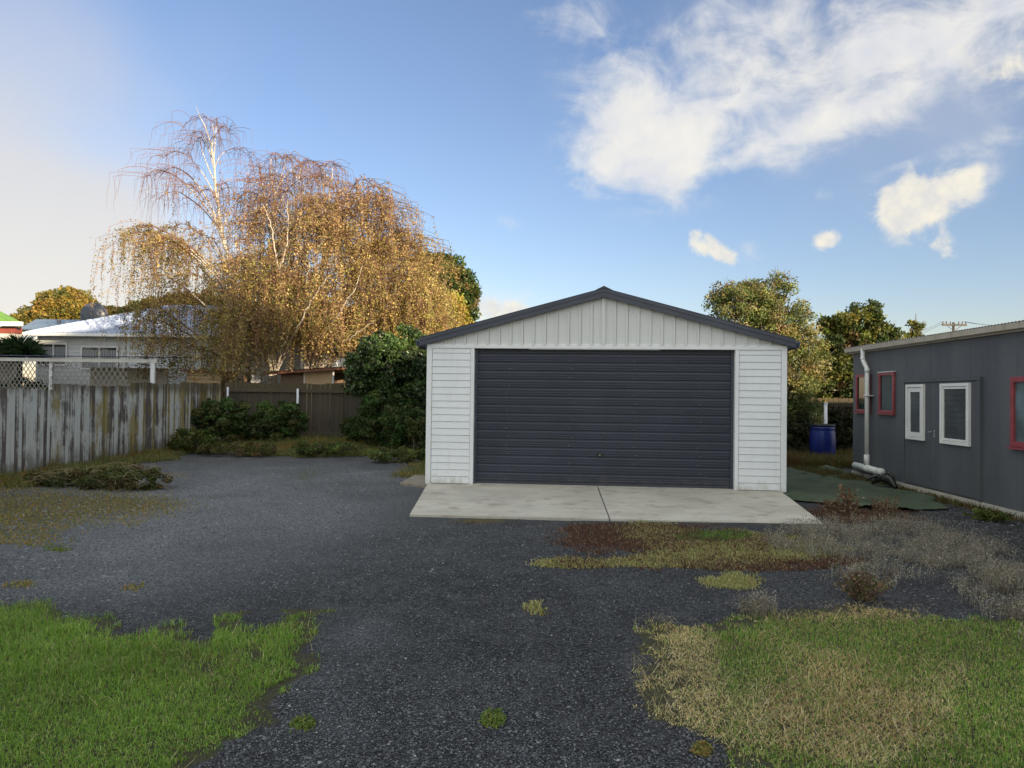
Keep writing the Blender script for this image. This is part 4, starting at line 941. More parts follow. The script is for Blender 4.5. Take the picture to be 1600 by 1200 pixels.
# ------------------------------------------------------------------ power pole and wires
py_ = 75.0; pc = P(1490, 509, py_); pl = empty('power_pole', (pc[0], py_, 0), 0, 'power pole with a crossarm behind the grey building roof', 'power pole')
MB().tube([(0, 0, 0), (0, 0, pc[2] + .35)], [.20, .13], 10).build('pole', M['pole_wood'], pl)
MB().box(-1.25, 1.25, -.2, -.06, pc[2] - .02, pc[2] + .16).build('crossarm', M['pole_wood'], pl)
for sx in (-1.15, -.8, -.4, .45, .8, 1.15): MB().lathe([(.03, 0), (.07, .06), (.04, .12), (.06, .2), (.02, .28)], (sx, -.13, pc[2] + .162), 10).build('insulator', M['brown_board'], pl)
for s_ in (-1, 1): MB().tube([(0, -.1, pc[2] - .55), (s_ * .7, -.1, pc[2] - .03)], .03, 6).build('brace', M['pole_wood'], pl)
for sx, tx in ((-1.15, 1335), (-.8, 1350), (1.15, 1700), (.8, 1720)):
    A_ = np.array([pc[0] + sx, py_ - .13, pc[2] + .42]); B_ = P(tx, 545 if sx < 0 else 490, 100 if sx < 0 else 50)
    pts = [A_ + (B_ - A_) * t - np.array([0, 0, 1.0]) * 2.4 * t * (1 - t) for t in np.linspace(0, 1, 14)]
    b = MB().tube(pts, .016, 4); tag(b.build('power_line', M['black'], None), 'thin overhead power line running ' + ('left' if sx < 0 else 'right') + ' from the crossarm of the pole', 'power line', 'overhead power lines')

# ------------------------------------------------------------------ two house blocks added out of view, sized and placed to shade the yard
def block(nm, label, y0, NW, NL, NE, NR, floors):
    nh = empty(nm, (15.0, y0, 0), 0, label, 'house')
    MB().box(0, NW, 0, NL, 0, NE).build('wall', M['cream_wall'], nh)
    b = MB(); rib_plane(b, (-.5, NL + .5, NE - .02), (-.5, -.5, NE - .02), (NW / 2, -.5, NR), (NW / 2, NL + .5, NR), 80); rib_plane(b, (NW + .5, -.5, NE - .02), (NW + .5, NL + .5, NE - .02), (NW / 2, NL + .5, NR), (NW / 2, -.5, NR), 80)
    b.poly([(0, NL - .01, NE), (NW, NL - .01, NE), (NW / 2, NL - .01, NR - .05)]); b.poly([(0, .01, NE), (NW, .01, NE), (NW / 2, .01, NR - .05)]); b.build('roof', M['slate_roof'], nh)
    for zz in floors:
        yy = 1.6
        while yy < NL - 2.5:
            f = MB(); f.box(-.05, -.002, yy, yy + 1.8, zz, zz + .07); f.box(-.05, -.002, yy, yy + 1.8, zz + 1.33, zz + 1.4); f.box(-.05, -.002, yy, yy + .07, zz + .07, zz + 1.33); f.box(-.05, -.002, yy + 1.73, yy + 1.8, zz + .07, zz + 1.33); f.box(-.045, -.002, yy + .87, yy + .93, zz + .07, zz + 1.33)
            f = f.build('window', M['white_trim'], nh); MB().box(-.02, -.001, yy + .06, yy + 1.74, zz + .06, zz + 1.34).build('pane', M['glass_dark'], f); yy += 4.4
block('added_shade_house', 'two storey cream house added out of view to shade the yard, nearer the grey building', -6.4, 5.0, 9.0, 6.3, 7.6, (.9, 3.8))
block('added_shade_house', 'taller three storey cream house added out of view to shade the yard and left background', -34.0, 8.0, 22.5, 10.8, 13.0, (.9, 3.8, 6.7))

# ------------------------------------------------------------------ weeping birches
def birch(name, label, trunks, limbs, strands, leafiness, palette, pal_top, zlow=1.7, seed=1, ztop=11.0, droop=(1.0, 3.2)):
    """trunks: polylines; limbs: (tip, trunk index, leafiness factor, max strand length)"""
    r_ = np.random.default_rng(seed); base = np.array(trunks[0][0][0], float); base[2] = 0; root = empty(name, base, 0, label, 'tree', 'weeping birches behind the back fence')
    wood = MB(); tw = MB(); LP = []; LC = []
    tcur = []
    for pts, r0, r1 in trunks:
        pts = np.array(pts, float); t = np.linspace(0, 1, len(pts)); tt = np.linspace(0, 1, 22); c = np.stack([np.interp(tt, t, pts[:, i]) for i in range(3)], -1)
        for _ in range(3): c[1:-1] = (c[:-2] + 2 * c[1:-1] + c[2:]) / 4
        c[1:-1] += r_.normal(0, .02, (20, 3)); wood.tube(c - base, np.linspace(r0, r1, 22), 9); tcur.append(c)
    for tip, ti, lf, ml in limbs:
        tip = np.array(tip, float); c = tcur[ti]; hd = np.hypot(*(tip[:2] - c[-1][:2]))
        zs = tip[2] - (.9 + .75 * np.hypot(tip[0] - c[10][0], tip[1] - c[10][1])) * r_.uniform(.75, 1.15); k_ = int(np.argmin(np.abs(c[:, 2] - max(zs, 2.2)))); p0 = c[k_]
        md = p0 + (tip - p0) * [.45, .45, .8] + r_.normal(0, .18, 3); cur = bez(p0, md, tip, 9)
        out = (tip - p0) * [1, 1, 0]; out /= np.linalg.norm(out) + 1e-6
        tail = bez(tip, tip + out * .45 + [0, 0, .10], tip + out * .75 - [0, 0, r_.uniform(.3, .9)], 6)[1:]
        cur = np.concatenate([cur, tail]); rr = np.linspace(.038, .005, len(cur)) * np.clip(np.linalg.norm(tip - p0) / 3, .5, 1.3)
        wood.cur = 0; wood.tube(cur[:6] - base, rr[:6], 5, cap=False); wood.cur = 1; wood.tube(cur[5:] - base, rr[5:], 4, cap=False); wood.cur = 0
        ns = int(strands * r_.uniform(.8, 1.2))
        for s in range(ns):
            t = r_.uniform(.28, 1.0) ** .8 * (len(cur) - 1); i = min(int(t), len(cur) - 2); p = cur[i] + (cur[i + 1] - cur[i]) * (t - i)
            a = r_.uniform(0, 6.283); o_ = np.array([math.cos(a), math.sin(a), 0]) + out * .5; ln = r_.uniform(.15, .85) * (1.0 if t > 4 else 1.1)
            L = r_.uniform(droop[0] * .5, ml) * (.55 + .45 * r_.random()); n = 6
            q1 = p + o_ * ln * .55 + [0, 0, r_.uniform(.0, .28)]; q2 = p + o_ * ln * 1.15 - [0, 0, .05 + .10 * L]
            q2[2] = min(q2[2], p[2] + .1); zb = max(q2[2] - L, zlow + r_.uniform(-.1, .5)); q3 = np.array([q2[0] + r_.normal(0, .10) + .05 * L * o_[0], q2[1] + r_.normal(0, .10), zb])
            if q3[2] > q2[2] - .1: continue
            up_ = bez(p, q1, q2, 4); dn = q2 + (q3 - q2) * np.linspace(0, 1, 5)[:, None] + np.stack([r_.normal(0, .02, 5), r_.normal(0, .02, 5), np.zeros(5)], -1)
            poly = np.concatenate([up_, dn[1:]]); tw.tube(poly - base, np.linspace(.0075, .0028, len(poly)), 3, cap=False)
            hf = np.clip((ztop - p[2]) / 3.2, .12, 1.0); lk = lf * leafiness * hf * r_.uniform(.35, 1.3)
            seg = np.linalg.norm(np.diff(poly, axis=0), axis=1); tot_ = seg.sum(); nl = int(tot_ * 34 * lk)
            if nl < 1: continue
            u = r_.uniform(.12, 1, nl) * (len(poly) - 1); iu = np.minimum(u.astype(int), len(poly) - 2); lp = poly[iu] + (poly[iu + 1] - poly[iu]) * (u - iu)[:, None] + r_.normal(0, .055, (nl, 3))
            topness = np.clip((p[2] - 6.3) / 3.5, 0, 1); ci = r_.choice(len(palette)); base_c = np.array(palette[ci]) * (1 - topness * .8) + np.array(pal_top[r_.choice(len(pal_top))]) * topness * .8
            LP.append(lp - base); LC.append(np.clip(base_c * r_.uniform(.65, 1.4, (nl, 1)) * r_.uniform(.92, 1.08, (nl, 3)), 0, 1))
    wood.build('trunk', [M['birch_bark'], M['twig']], root, smooth=True)
    V1, F1 = np.array(tw.v), np.array(tw.f)
    V2, T2, C2 = leafquads(np.concatenate(LP), r_.uniform(.028, .062, sum(len(a_) for a_ in LP)), np.concatenate(LC), aspect=1.25)
    V = np.concatenate([V1, V2]); Fq = np.concatenate([F1, T2 + len(V1)]); C_ = np.concatenate([np.tile([.16, .09, .07], (len(V1), 1)), C2])
    raw_mesh('crown', V, Fq, [M['twig'], M['leaf']], root, C_, nper=4, mi=np.concatenate([np.zeros(len(F1)), np.ones(len(T2))]))
    return len(V2) // 4
BP = [(.42, .31, .12), (.35, .28, .10), (.50, .39, .18), (.30, .25, .08), (.22, .22, .065), (.38, .25, .12)]
BT = [(.28, .16, .11), (.25, .16, .09), (.30, .18, .13)]
BG = [(.16, .15, .04), (.10, .11, .03), (.24, .19, .06), (.30, .21, .07)]
def Q3(px, py, dy=0.0, Y=27.0): return P(px, py, Y + dy)
def gnd(px, Y=27.0): p_ = P(px, 640, Y); p_[2] = -.1; return p_
# left, tall and half bare
rl = np.random.default_rng(5)
limA = [(Q3(250, 262, .3), 0, .03, 1.6), (Q3(288, 240, -.8), 0, .04, 1.3), (Q3(312, 215, .5), 0, .04, 1.2), (Q3(345, 200, -.3), 0, .04, 1.2), (Q3(370, 232, .6), 0, .06, 1.4), (Q3(318, 180, 0), 0, .03, .9), (Q3(300, 205, .8), 0, .03, 1.0), (Q3(338, 185, .4), 0, .03, .8),
        (Q3(300, 290, -1.1), 0, .35, 1.5), (Q3(352, 285, .8), 0, .5, 1.6), (Q3(330, 300, -.6), 0, .45, 1.6), (Q3(385, 300, .2), 0, .5, 2.0), (Q3(262, 300, 0), 0, .03, 1.6), (Q3(240, 268, -1.0), 0, .03, 2.0),
        (Q3(195, 352, -.4), 0, .9, 3.2), (Q3(186, 362, .3), 0, 1.0, 3.6), (Q3(215, 368, .9), 0, .45, 3.4), (Q3(240, 372, -.9), 0, .4, 3.0), (Q3(270, 350, .6), 0, .9, 2.6), (Q3(268, 372, -1.2), 0, 1.1, 2.4), (Q3(285, 390, .2), 0, 1.0, 2.8),
        (Q3(232, 430, -.4), 0, .7, 3.6), (Q3(205, 480, .2), 0, 1.3, 3.0), (Q3(225, 500, -1), 0, .8, 2.8), (Q3(262, 460, 1.0), 0, .7, 3.0), (Q3(310, 430, -1.4), 0, .8, 3.0), (Q3(340, 440, 1.2), 0, .9, 3.2), (Q3(300, 480, -.8), 0, .9, 3.0), (Q3(330, 370, .9), 0, .6, 2.4),
        (Q3(355, 490, -1.6), 0, 1.0, 3.0), (Q3(390, 430, -1.0), 0, .9, 3.2), (Q3(280, 530, -.8), 0, .9, 2.0), (Q3(320, 545, 1.0), 0, .9, 1.8), (Q3(365, 550, -1.2), 0, 1.1, 1.6)]
limA = [(t_, i_, lf_ * 1.35 if lf_ >= .9 else lf_ * .6, ml_) for t_, i_, lf_, ml_ in limA]
limA = [(t_ + np.array([max(0, (P(300, 600, 27)[0] - t_[0])) * .42, 0, 0]), i_, lf_, ml_) for t_, i_, lf_, ml_ in limA]
nA = birch('weeping_birch', 'tall half bare weeping birch with a white trunk at the left of the clump', [([gnd(378), Q3(376, 520), Q3(366, 440), Q3(350, 385), Q3(340, 320), Q3(337, 270), Q3(328, 210), Q3(306, 166)], .12, .005)],
    limA, 30, .95, BG + BP, BT, 1.75, 3, 11.5)
def dome(n, cx, cy, rx, ry, seed, lf, ml, trunks, dyr=3.0, ylo=-.35):
    r_ = np.random.default_rng(seed); out = []
    for i in range(n):
        a = r_.uniform(0, 2 * math.pi); z = r_.uniform(ylo, 1); hh = math.sqrt(max(0, 1 - max(z, 0) ** 2)) * r_.uniform(.55, 1.0); z *= r_.uniform(.72, 1.04)
        out.append((Q3(cx + rx * hh * math.cos(a), cy - ry * z, dyr * hh * math.sin(a)), r_.choice(trunks), lf * r_.uniform(.7, 1.2), ml))
    return out
limB = dome(52, 452, 400, 84, 160, 21, 1.0, 1.9, [0, 1]) + dome(16, 430, 470, 70, 90, 22, 1.1, 2.8, [0]) + [(Q3(rl.uniform(345, 500), rl.uniform(470, 530), rl.uniform(-2.2, 2.6)), int(rl.integers(2)), 1.2, 1.5) for _ in range(20)] + [(Q3(430, 238, .5), 0, .35, 1.6), (Q3(405, 262, -1), 0, .5, 2), (Q3(395, 300, 0), 0, .8, 3), (Q3(388, 350, -1), 0, .9, 3)]
nB = birch('weeping_birch', 'broad golden brown weeping birch in the middle of the clump', [([gnd(425), Q3(424, 540), Q3(438, 455), Q3(430, 410), Q3(424, 350), Q3(432, 265)], .13, .01), ([gnd(432), Q3(428, 520), Q3(452, 420), Q3(462, 330), Q3(470, 262)], .11, .01), ([Q3(430, 520, -1), Q3(440, 440, -2.2), Q3(431, 402, -2.8), Q3(425, 355, -3.0), Q3(410, 318, -3.1)], .045, .006), ([Q3(436, 425, -2.5), Q3(448, 385, -2.9), Q3(450, 340, -3.0), Q3(449, 312, -3.0)], .032, .005), ([Q3(440, 560, -1), Q3(470, 500, -2.6), Q3(500, 448, -3.1), Q3(524, 420, -3.2)], .035, .005)],
    limB, 30, .58, BP, BT, 1.8, 4, 11.0)
limC = dome(54, 548, 425, 98, 165, 31, 1.05, 1.8, [0, 1]) + dome(34, 600, 470, 88, 115, 32, 1.1, 1.5, [1]) + [(Q3(520, 252, .5), 0, .4, 2), (Q3(560, 282, -.8), 0, .6, 2.4), (Q3(500, 262, -1.2), 0, .5, 2.5), (Q3(480, 250, 1.2), 0, .5, 2.5)] + dome(14, 640, 500, 60, 70, 33, 1.2, 1.8, [1]) + [(Q3(rl.uniform(470, 660), rl.uniform(480, 525), rl.uniform(-2.2, 2.6)), int(rl.integers(2)), 1.25, 1.3) for _ in range(26)]
nC = birch('weeping_birch', 'wide weeping birch with yellow gold leaves at the right of the clump', [([gnd(480), Q3(478, 560), Q3(492, 480), Q3(508, 400), Q3(512, 330), Q3(520, 270)], .20, .01), ([gnd(484), Q3(490, 550), Q3(535, 470), Q3(575, 410), Q3(600, 350)], .12, .01), ([Q3(490, 540, -1.2), Q3(530, 490, -2.7), Q3(556, 450, -3.1), Q3(566, 415, -3.2)], .034, .005), ([Q3(482, 500, -1.5), Q3(478, 440, -2.6), Q3(486, 400, -3.0), Q3(508, 372, -3.1)], .034, .005), ([Q3(500, 560, -1.0), Q3(545, 530, -2.7), Q3(585, 500, -3.1)], .034, .005)],
    limC, 30, .66, BP + [(.36, .29, .07)], BT, 2.5, 6, 11.0)
print('birch leaves', nA, nB, nC)

# ------------------------------------------------------------------ other trees and shrubs
def ell(px, py, Y, rx, ry, rd=None, w=1.0):
    """ellipsoid of foliage; radii given in photo px at that distance"""
    s = Y / F; return (P(px, py, Y), (rx * s, (rd if rd else rx * .8) * s, ry * s), w)
def base(px, Y): p_ = P(px, 640, Y); return (p_[0], Y, 0)
tree('yellow_tree', 'bright yellow leafed tree between the birches and the dark round tree', 'tree', base(690, 34), [ell(675, 490, 34, 48, 52), ell(640, 520, 34, 50, 40), ell(700, 505, 34, 24, 30)], 260, 110, .55, .085,
     [(.36, .30, .04), (.30, .27, .04), (.42, .30, .06), (.24, .25, .05)], .14)
tree('evergreen_tree', 'dense round dark green tree rising left of the garage roof', 'tree', base(690, 44), [ell(690, 460, 44, 52, 58, w=3), ell(672, 425, 44, 32, 24), ell(715, 480, 44, 30, 45)], 420, 120, .55, .12,
     [(.035, .065, .018), (.05, .085, .02), (.07, .10, .025), (.16, .11, .035)], .25, [.35, .3, .2, .15], surf=.75, mat='leaf')
tree('golden_tree', 'rounded tree with golden olive foliage behind the far left roofs', 'tree', base(90, 55), [ell(102, 482, 55, 42, 27, w=3), ell(75, 500, 55, 48, 22, w=2)], 330, 100, .6, .15,
     [(.20, .16, .03), (.14, .13, .03), (.10, .11, .035), (.24, .17, .04)], .3, surf=.6)
tree('distant_tree', 'dark tree top showing above the pale blue roof behind the birch twigs', 'tree', base(225, 60), [ell(180, 492, 60, 28, 9), ell(250, 485, 60, 45, 16), ell(310, 474, 60, 50, 14)], 200, 90, .6, .15, [(.05, .06, .02), (.09, .08, .02), (.14, .11, .03)], .25, surf=.5)
# citrus-like dark tree against the garage
tree('dark_evergreen', 'dense glossy dark green tree leaning against the left side of the garage', 'tree', base(622, 21.3), [ell(618, 572, 21.3, 60, 40, w=3), ell(575, 575, 21.5, 32, 36, w=1.5), ell(650, 590, 21.0, 36, 66, w=2), ell(622, 640, 21.2, 48, 46, w=1.8), ell(598, 534, 21.3, 12, 14, w=.25), ell(640, 526, 21.3, 16, 16, w=.35), ell(572, 544, 21.3, 10, 12, w=.2), ell(560, 600, 21.3, 14, 24, w=.3)], 600, 76, .21, .062,
     [(.030, .058, .016), (.045, .085, .020), (.06, .105, .026), (.030, .045, .016)], .10, mat='leaf_gloss', surf=.55)
# right of the garage
tree('tall_shrub_tree', 'tall loose tree with sunlit top behind the right side of the garage', 'tree', base(1215, 20.5), [ell(1165, 478, 20.5, 62, 36, w=2.2), ell(1205, 515, 20.5, 68, 58, w=4), ell(1240, 570, 20.5, 56, 62, w=3.4), ell(1245, 640, 20.5, 42, 50, w=1.5), ell(1150, 462, 20.5, 44, 22, w=.7), ell(1205, 452, 20.5, 44, 24, w=.9)], 860, 50, .21, .043,
     [(.14, .17, .055), (.19, .20, .07), (.25, .23, .09), (.10, .13, .045), (.32, .28, .13)], .11, [.3, .26, .18, .16, .1], surf=.25, nbr=60, twigs=160, jitc=.35)
tree('lemon_tree', 'rounded dark tree with yellow lit tips behind the grey building', 'tree', base(1330, 22.8), [ell(1330, 560, 22.8, 55, 52, w=3), ell(1378, 535, 22.8, 34, 30, w=1.4), ell(1350, 492, 22.8, 24, 24, w=.5), ell(1300, 600, 22.5, 46, 50, w=2), ell(1310, 510, 22.8, 30, 18, w=.5)], 560, 66, .22, .062,
     [(.035, .055, .015), (.055, .075, .018), (.12, .13, .03), (.20, .19, .045), (.13, .08, .04)], .11, [.3, .3, .22, .15, .03], surf=.4, nbr=36, twigs=20)
tree('slender_tree', 'small wispy tree top between the lemon tree and the power pole', 'tree', base(1431, 30), [ell(1431, 518, 30, 13, 20)], 30, 22, .17, .08, [(.10, .12, .03), (.16, .16, .04)], .05, nbr=14, twigs=12, surf=.2)
# bushes
def bush(label, px, py, rx, hpx, palette, ncl=90, per=60, cr=.17, size=.05, mat='leaf', Y=None, group='bushes along the fences', name='bush', cat='bush'):
    p_ = G(px, py) if Y is None else np.array(base(px, Y)); s = p_[1] / F
    root = empty(name, (p_[0], p_[1], 0), 0, label, cat, group)
    e = [((0, 0, hpx * s * .48), (rx * s, rx * s * .6, hpx * s * .5), 3), ((rx * s * .3, .05, hpx * s * .62), (rx * s * .5, rx * s * .35, hpx * s * .38), 1)]
    for _ in range(6):
        a_ = rng.uniform(0, 6.28); e.append(((math.cos(a_) * rx * s * rng.uniform(.5, 1.0), math.sin(a_) * rx * s * .5, hpx * s * rng.uniform(.45, 1.0)), (rx * s * .18, rx * s * .15, hpx * s * rng.uniform(.12, .26)), .28))
    pts, cols, cc = clumps(e, ncl, per, cr * .9, palette, None, .2, .35); pts[:, 2] = np.maximum(pts[:, 2], .03)
    t = MB()
    for e_ in cc[:14]: t.tube(bez(np.array([rng.normal(0, .08), rng.normal(0, .08), 0]), np.array([e_[0] * .4, e_[1] * .4, e_[2] * .7]), e_, 5), np.linspace(.018, .004, 5), 4)
    t.build('stems', M['bark'], root); make_leaves('crown', pts, size, cols, M[mat], root); return root
DK = [(.04, .07, .018), (.055, .10, .025), (.075, .12, .035), (.09, .11, .035)]
bush('dark leafy bush in the corner where the two fences meet', 340, 698, 62, 74, DK, 230, 80)
bush('dark green bush just left of the middle white fence post', 432, 697, 44, 72, DK, 190, 80)
bush('low yellowish green bush at the foot of the corner bush', 308, 708, 52, 32, [(.08, .10, .022), (.12, .12, .03), (.06, .08, .02)], 80, 50, .13, .045)
bush('small dark bush in front of the back fence boards', 545, 690, 34, 46, DK, 80, 70)
bush('dark undergrowth bush under the dense tree beside the garage', 640, 707, 40, 70, DK, 190, 70)
bush('tall dark leafy bush hiding the trunk of the dense tree beside the garage', 612, 704, 54, 92, DK, 260, 70)
bush('dark leafy bush between the back fence post and the dense tree', 570, 700, 34, 46, DK, 90, 70)
bush('low sprawling brown green weeds at the end of the gravel', 380, 712, 60, 18, [(.12, .12, .04), (.16, .13, .06), (.09, .10, .03)], 90, 45, .12, .035)
bush('low leafy weeds in front of the middle of the back fence', 500, 712, 60, 20, [(.10, .13, .04), (.14, .15, .05), (.08, .10, .03)], 90, 45, .12, .035)
bush('low green weeds on the gravel edge left of the garage', 618, 722, 46, 20, [(.10, .13, .04), (.13, .15, .04), (.08, .10, .03)], 80, 45, .12, .035)
bush('leafy climbing bush at the garage corner below the eave', 654, 700, 18, 110, DK, 130, 60)
bush('olive green bush against the garage left wall', 655, 712, 18, 60, [(.05, .07, .02), (.08, .10, .028)], 50, 60, .14)
bush('olive shrub above the fence in front of the lattice', 195, 640, 40, 82, [(.06, .075, .025), (.09, .11, .035), (.14, .15, .04)], 130, 60, .2, .06, Y=21.5 + 2.4)
bush('dark green shrub behind the left end of the lattice', 20, 640, 60, 90, DK, 160, 60, .24, .07, Y=26.0)
bush('tangled brown green shrub behind the fence corner under the birch', 330, 640, 44, 72, [(.07, .07, .03), (.10, .08, .04), (.12, .11, .04)], 120, 50, .22, .06, Y=24.8)
bush('dark scrub filling the gap behind the blue drum', 1325, 700, 30, 70, [(.025, .03, .014), (.05, .045, .022), (.035, .045, .018)], 90, 50, .16, .05, Y=20.6)
bush('scrubby growth at the foot of the tall tree behind the garage corner', 1240, 705, 28, 70, [(.035, .045, .018), (.06, .065, .025), (.05, .04, .02)], 90, 50, .16, .05, Y=20.0)
cb = P(30, 540, 26.8); ct = empty('cabbage_tree', (cb[0], 26.8, 0), 0, 'spiky dark cabbage tree in front of the far left houses', 'tree')
MB().tube([(0, 0, 0), (.05, 0, cb[2] - .1)], [.12, .08], 8).build('trunk', M['bark'], ct)
n = 700; th = rng.uniform(0, 6.28, n); el_ = rng.uniform(-.5, 1.2, n); L_ = rng.uniform(.5, .85, n); hd = rng.choice(3, n); c0 = np.array([(0, 0, cb[2] - .1), (-.55, .1, cb[2] - .25), (.4, -.1, cb[2] - .3)])[hd]
d_ = np.stack([np.cos(th) * np.cos(el_), np.sin(th) * np.cos(el_), np.sin(el_)], -1); sdv = np.cross(d_, [0, 0, 1.0]); sdv /= np.linalg.norm(sdv, axis=1)[:, None]
V = np.stack([c0 - sdv * .012, c0 + sdv * .012, c0 + d_ * L_[:, None] * .6 + sdv * .022, c0 + d_ * L_[:, None] - [0, 0, .12], c0 + d_ * L_[:, None] * .6 - sdv * .022], 1).reshape(-1, 3)
raw_mesh('crown', V, np.arange(n * 5).reshape(n, 5), M['leaf_gloss'], ct, np.repeat(pal([(.02, .045, .018), (.035, .065, .025)], n), 5, 0), nper=5)

# ------------------------------------------------------------------ weeds
def patch(name, label, cat, x, y, h, wd, lean, cols, mat='dry', leafy=None):
    o = blades(name, gpt(x, y, -.003), h, wd, lean, cols, M[mat]); tag(o, label, cat, kind='stuff'); return o
def sample_patch(n, spots, jit=.35, box=(-200, 1800, 690, 1000)):
    x, y = ground_samples(n, *box); px, py = pix(x, y); m_ = sum(a * pb(px, py, cx, cy, rx, ry) for cx, cy, rx, ry, a in spots)
    m_ = 1.3 * m_ * (.15 + 1.7 * fbm(x, y, 3.1, 71)) + (fbm(x, y, 9, 72) - .5) * 2.6 * jit * np.minimum(m_ * 3, 1); k_ = rng.uniform(.15, .75, n) < m_
    return x[k_], y[k_], px[k_], py[k_]
# red brown mat weeds
x, y, px, py = sample_patch(150000, [(985, 832, 85, 20, 1.2), (1060, 846, 120, 20, .45), (1150, 880, 140, 9, .8), (760, 811, 60, 4.5, 1.1), (1345, 803, 70, 13, 1.2), (900, 878, 45, 8, .5), (1205, 850, 40, 12, .6), (1300, 878, 60, 8, .4)], box=(640, 1480, 780, 900)); n = len(x)
k_ = ~((y > 9.25) & (x > -1.5) & (x < 4.1)); x, y, px, py = x[k_], y[k_], px[k_], py[k_]; n = len(x)
patch('red_weeds', 'low red brown weeds growing along the driveway edge', 'weeds', x, y, rng.uniform(.02, .06, n), rng.uniform(.006, .014, n), rng.uniform(.3, 1.3, n), pal([(.12, .062, .048), (.17, .090, .062), (.09, .052, .044), (.27, .20, .12)], n, [.36, .3, .2, .14]))
# yellow green mats
x, y, px, py = sample_patch(130000, [(1160, 860, 115, 18, 1.5), (1080, 872, 60, 10, 1.1), (1115, 838, 50, 7, 1.0), (1010, 878, 60, 6, .9), (890, 878, 50, 7, 1.0), (1010, 828, 45, 12, .8), (1145, 908, 38, 10, 1.1), (838, 950, 20, 12, .35), (1230, 862, 45, 12, .6)], box=(800, 1350, 800, 985)); n = len(x)
gr_ = pb(px, py, 1115, 838, 60, 9) > .35; c = pal([(.44, .42, .18), (.30, .34, .11), (.52, .46, .24), (.26, .16, .07)], n, [.34, .32, .24, .1]); c[gr_] = pal([(.12, .23, .04), (.17, .27, .06)], gr_.sum())
patch('yellow_green_weeds', 'yellow green clover like weeds in front of the driveway', 'weeds', x, y, rng.uniform(.02, .055, n), rng.uniform(.006, .013, n), rng.uniform(.3, 1.3, n), c, 'grass_blade')
# grey dry weeds: upright fuzzy stems
x, y, px, py = sample_patch(62000, [(1330, 845, 100, 22, 1.0), (1420, 850, 90, 22, 1.0), (1500, 885, 70, 24, 1.1), (1575, 925, 55, 28, 1.2), (1265, 855, 40, 16, .7), (1345, 905, 50, 14, .6), (1180, 955, 28, 8, .7), (1650, 960, 60, 30, 1)], box=(1150, 1800, 800, 1010)); k_ = (fbm(x, y, 4.2, 90, 3) + rng.uniform(-.05, .05, len(x))) > .47; x, y = x[k_], y[k_]; n = len(x)
th = rng.uniform(0, 6.28, n); H_ = rng.uniform(.05, .17, n) * (.6 + .9 * fbm(x, y, 2.0, 91)); ln_ = rng.uniform(.1, .7, n); c = pal([(.23, .21, .175), (.31, .285, .235), (.15, .13, .105), (.38, .345, .28)], n)
patch('grey_dry_weeds', 'grey brown dead seed head weeds spreading towards the grey building', 'weeds', x, y, H_, rng.uniform(.0025, .0045, n), ln_, c)
d_ = np.stack([np.cos(th), np.sin(th)], -1)
N_ = 5; cx = np.repeat(x, N_); cy = np.repeat(y, N_); ch = np.repeat(H_, N_) * rng.uniform(.35, .95, n * N_)
pts = np.stack([cx + rng.normal(0, .018, n * N_), cy + rng.normal(0, .018, n * N_), gz(cx, cy) + ch], -1)
tag(make_leaves('seed_heads', pts, .009, np.repeat(c, N_, 0) * 1.1, M['dry'], None, 1.3), 'tiny pale seed heads on the dead grey weeds', 'weeds', kind='stuff')
# left mats and yard edge
x, y, px, py = sample_patch(230000, [(160, 786, 120, 20, 1.3), (60, 805, 90, 26, .8), (15, 775, 80, 30, .9), (110, 752, 120, 14, .6), (40, 840, 60, 14, .5), (90, 857, 16, 4, 1.5), (215, 800, 40, 8, .8), (30, 830, 40, 14, .6), (262, 780, 14, 6, .6), (205, 818, 16, 4, .6), (25, 915, 35, 7, .5), (208, 916, 18, 7, .8), (330, 745, 12, 4, .2), (470, 745, 14, 5, 1.3), (483, 737, 9, 4, 1.1), (475, 1128, 16, 10, 1.1), (770, 1120, 14, 11, 1.1), (1095, 1168, 14, 8, .8), (1375, 915, 20, 8, .5), (850, 957, 18, 10, .4)], box=(-200, 1400, 725, 1180)); n = len(x)
c = pal([(.24, .24, .07), (.34, .28, .09), (.38, .24, .08), (.16, .18, .05)], n, [.3, .28, .22, .2]); k_ = pb(px, py, 90, 857, 25, 6) + pb(px, py, 475, 743, 30, 14) + pb(px, py, 475, 1128, 25, 15) + pb(px, py, 770, 1120, 25, 15) > .3; c[k_] = pal([(.13, .21, .04), (.20, .23, .06)], k_.sum())
patch('moss_mats', 'olive and rust coloured low weeds spreading from the left fence', 'weeds', x, y, rng.uniform(.02, .05, n), rng.uniform(.008, .016, n), rng.uniform(.3, 1.3, n), c, 'grass_blade')
# tall grass along back fence, left fence, and garage side
n = 170000; x = rng.uniform(-9, -1.2, n); y = rng.uniform(12, 23.3, n)
edge = (18.3 + .35 * np.sin(x * 1.3) + (fbm(x, y, 1.1, 8) - .5) * 1.5 - .25 * (x + 4)); lft = -7.9 + (fbm(x, y, .9, 75) - .5) * 1.6 - .03 * (y - 12)
k_ = ((y > edge) | (x < lft) | ((x > -2.4) & (y > 14.0) & (rng.uniform(0, 1, n) < (x + 2.4)))) & (rng.uniform(0, 1, n) < fbm(x, y, 1.8, 76) * 1.7) & ~((x > -1.55) & (y > 12.3)); x, y = x[k_], y[k_]; n = len(x); e_ = np.clip((y - 19) / 3, 0, 1)
c = pal([(.12, .16, .04), (.17, .21, .055), (.23, .22, .08), (.30, .23, .12), (.18, .12, .07)], n, [.28, .26, .2, .14, .12]); tw_ = fbm(x, y, .9, 77); c = np.where((tw_ > .56)[:, None], c * np.array([1.25, .95, .85]), c)
nf_ = np.clip(1 - (x + 8.9) / 1.0, 0, 1) * (y < 20)
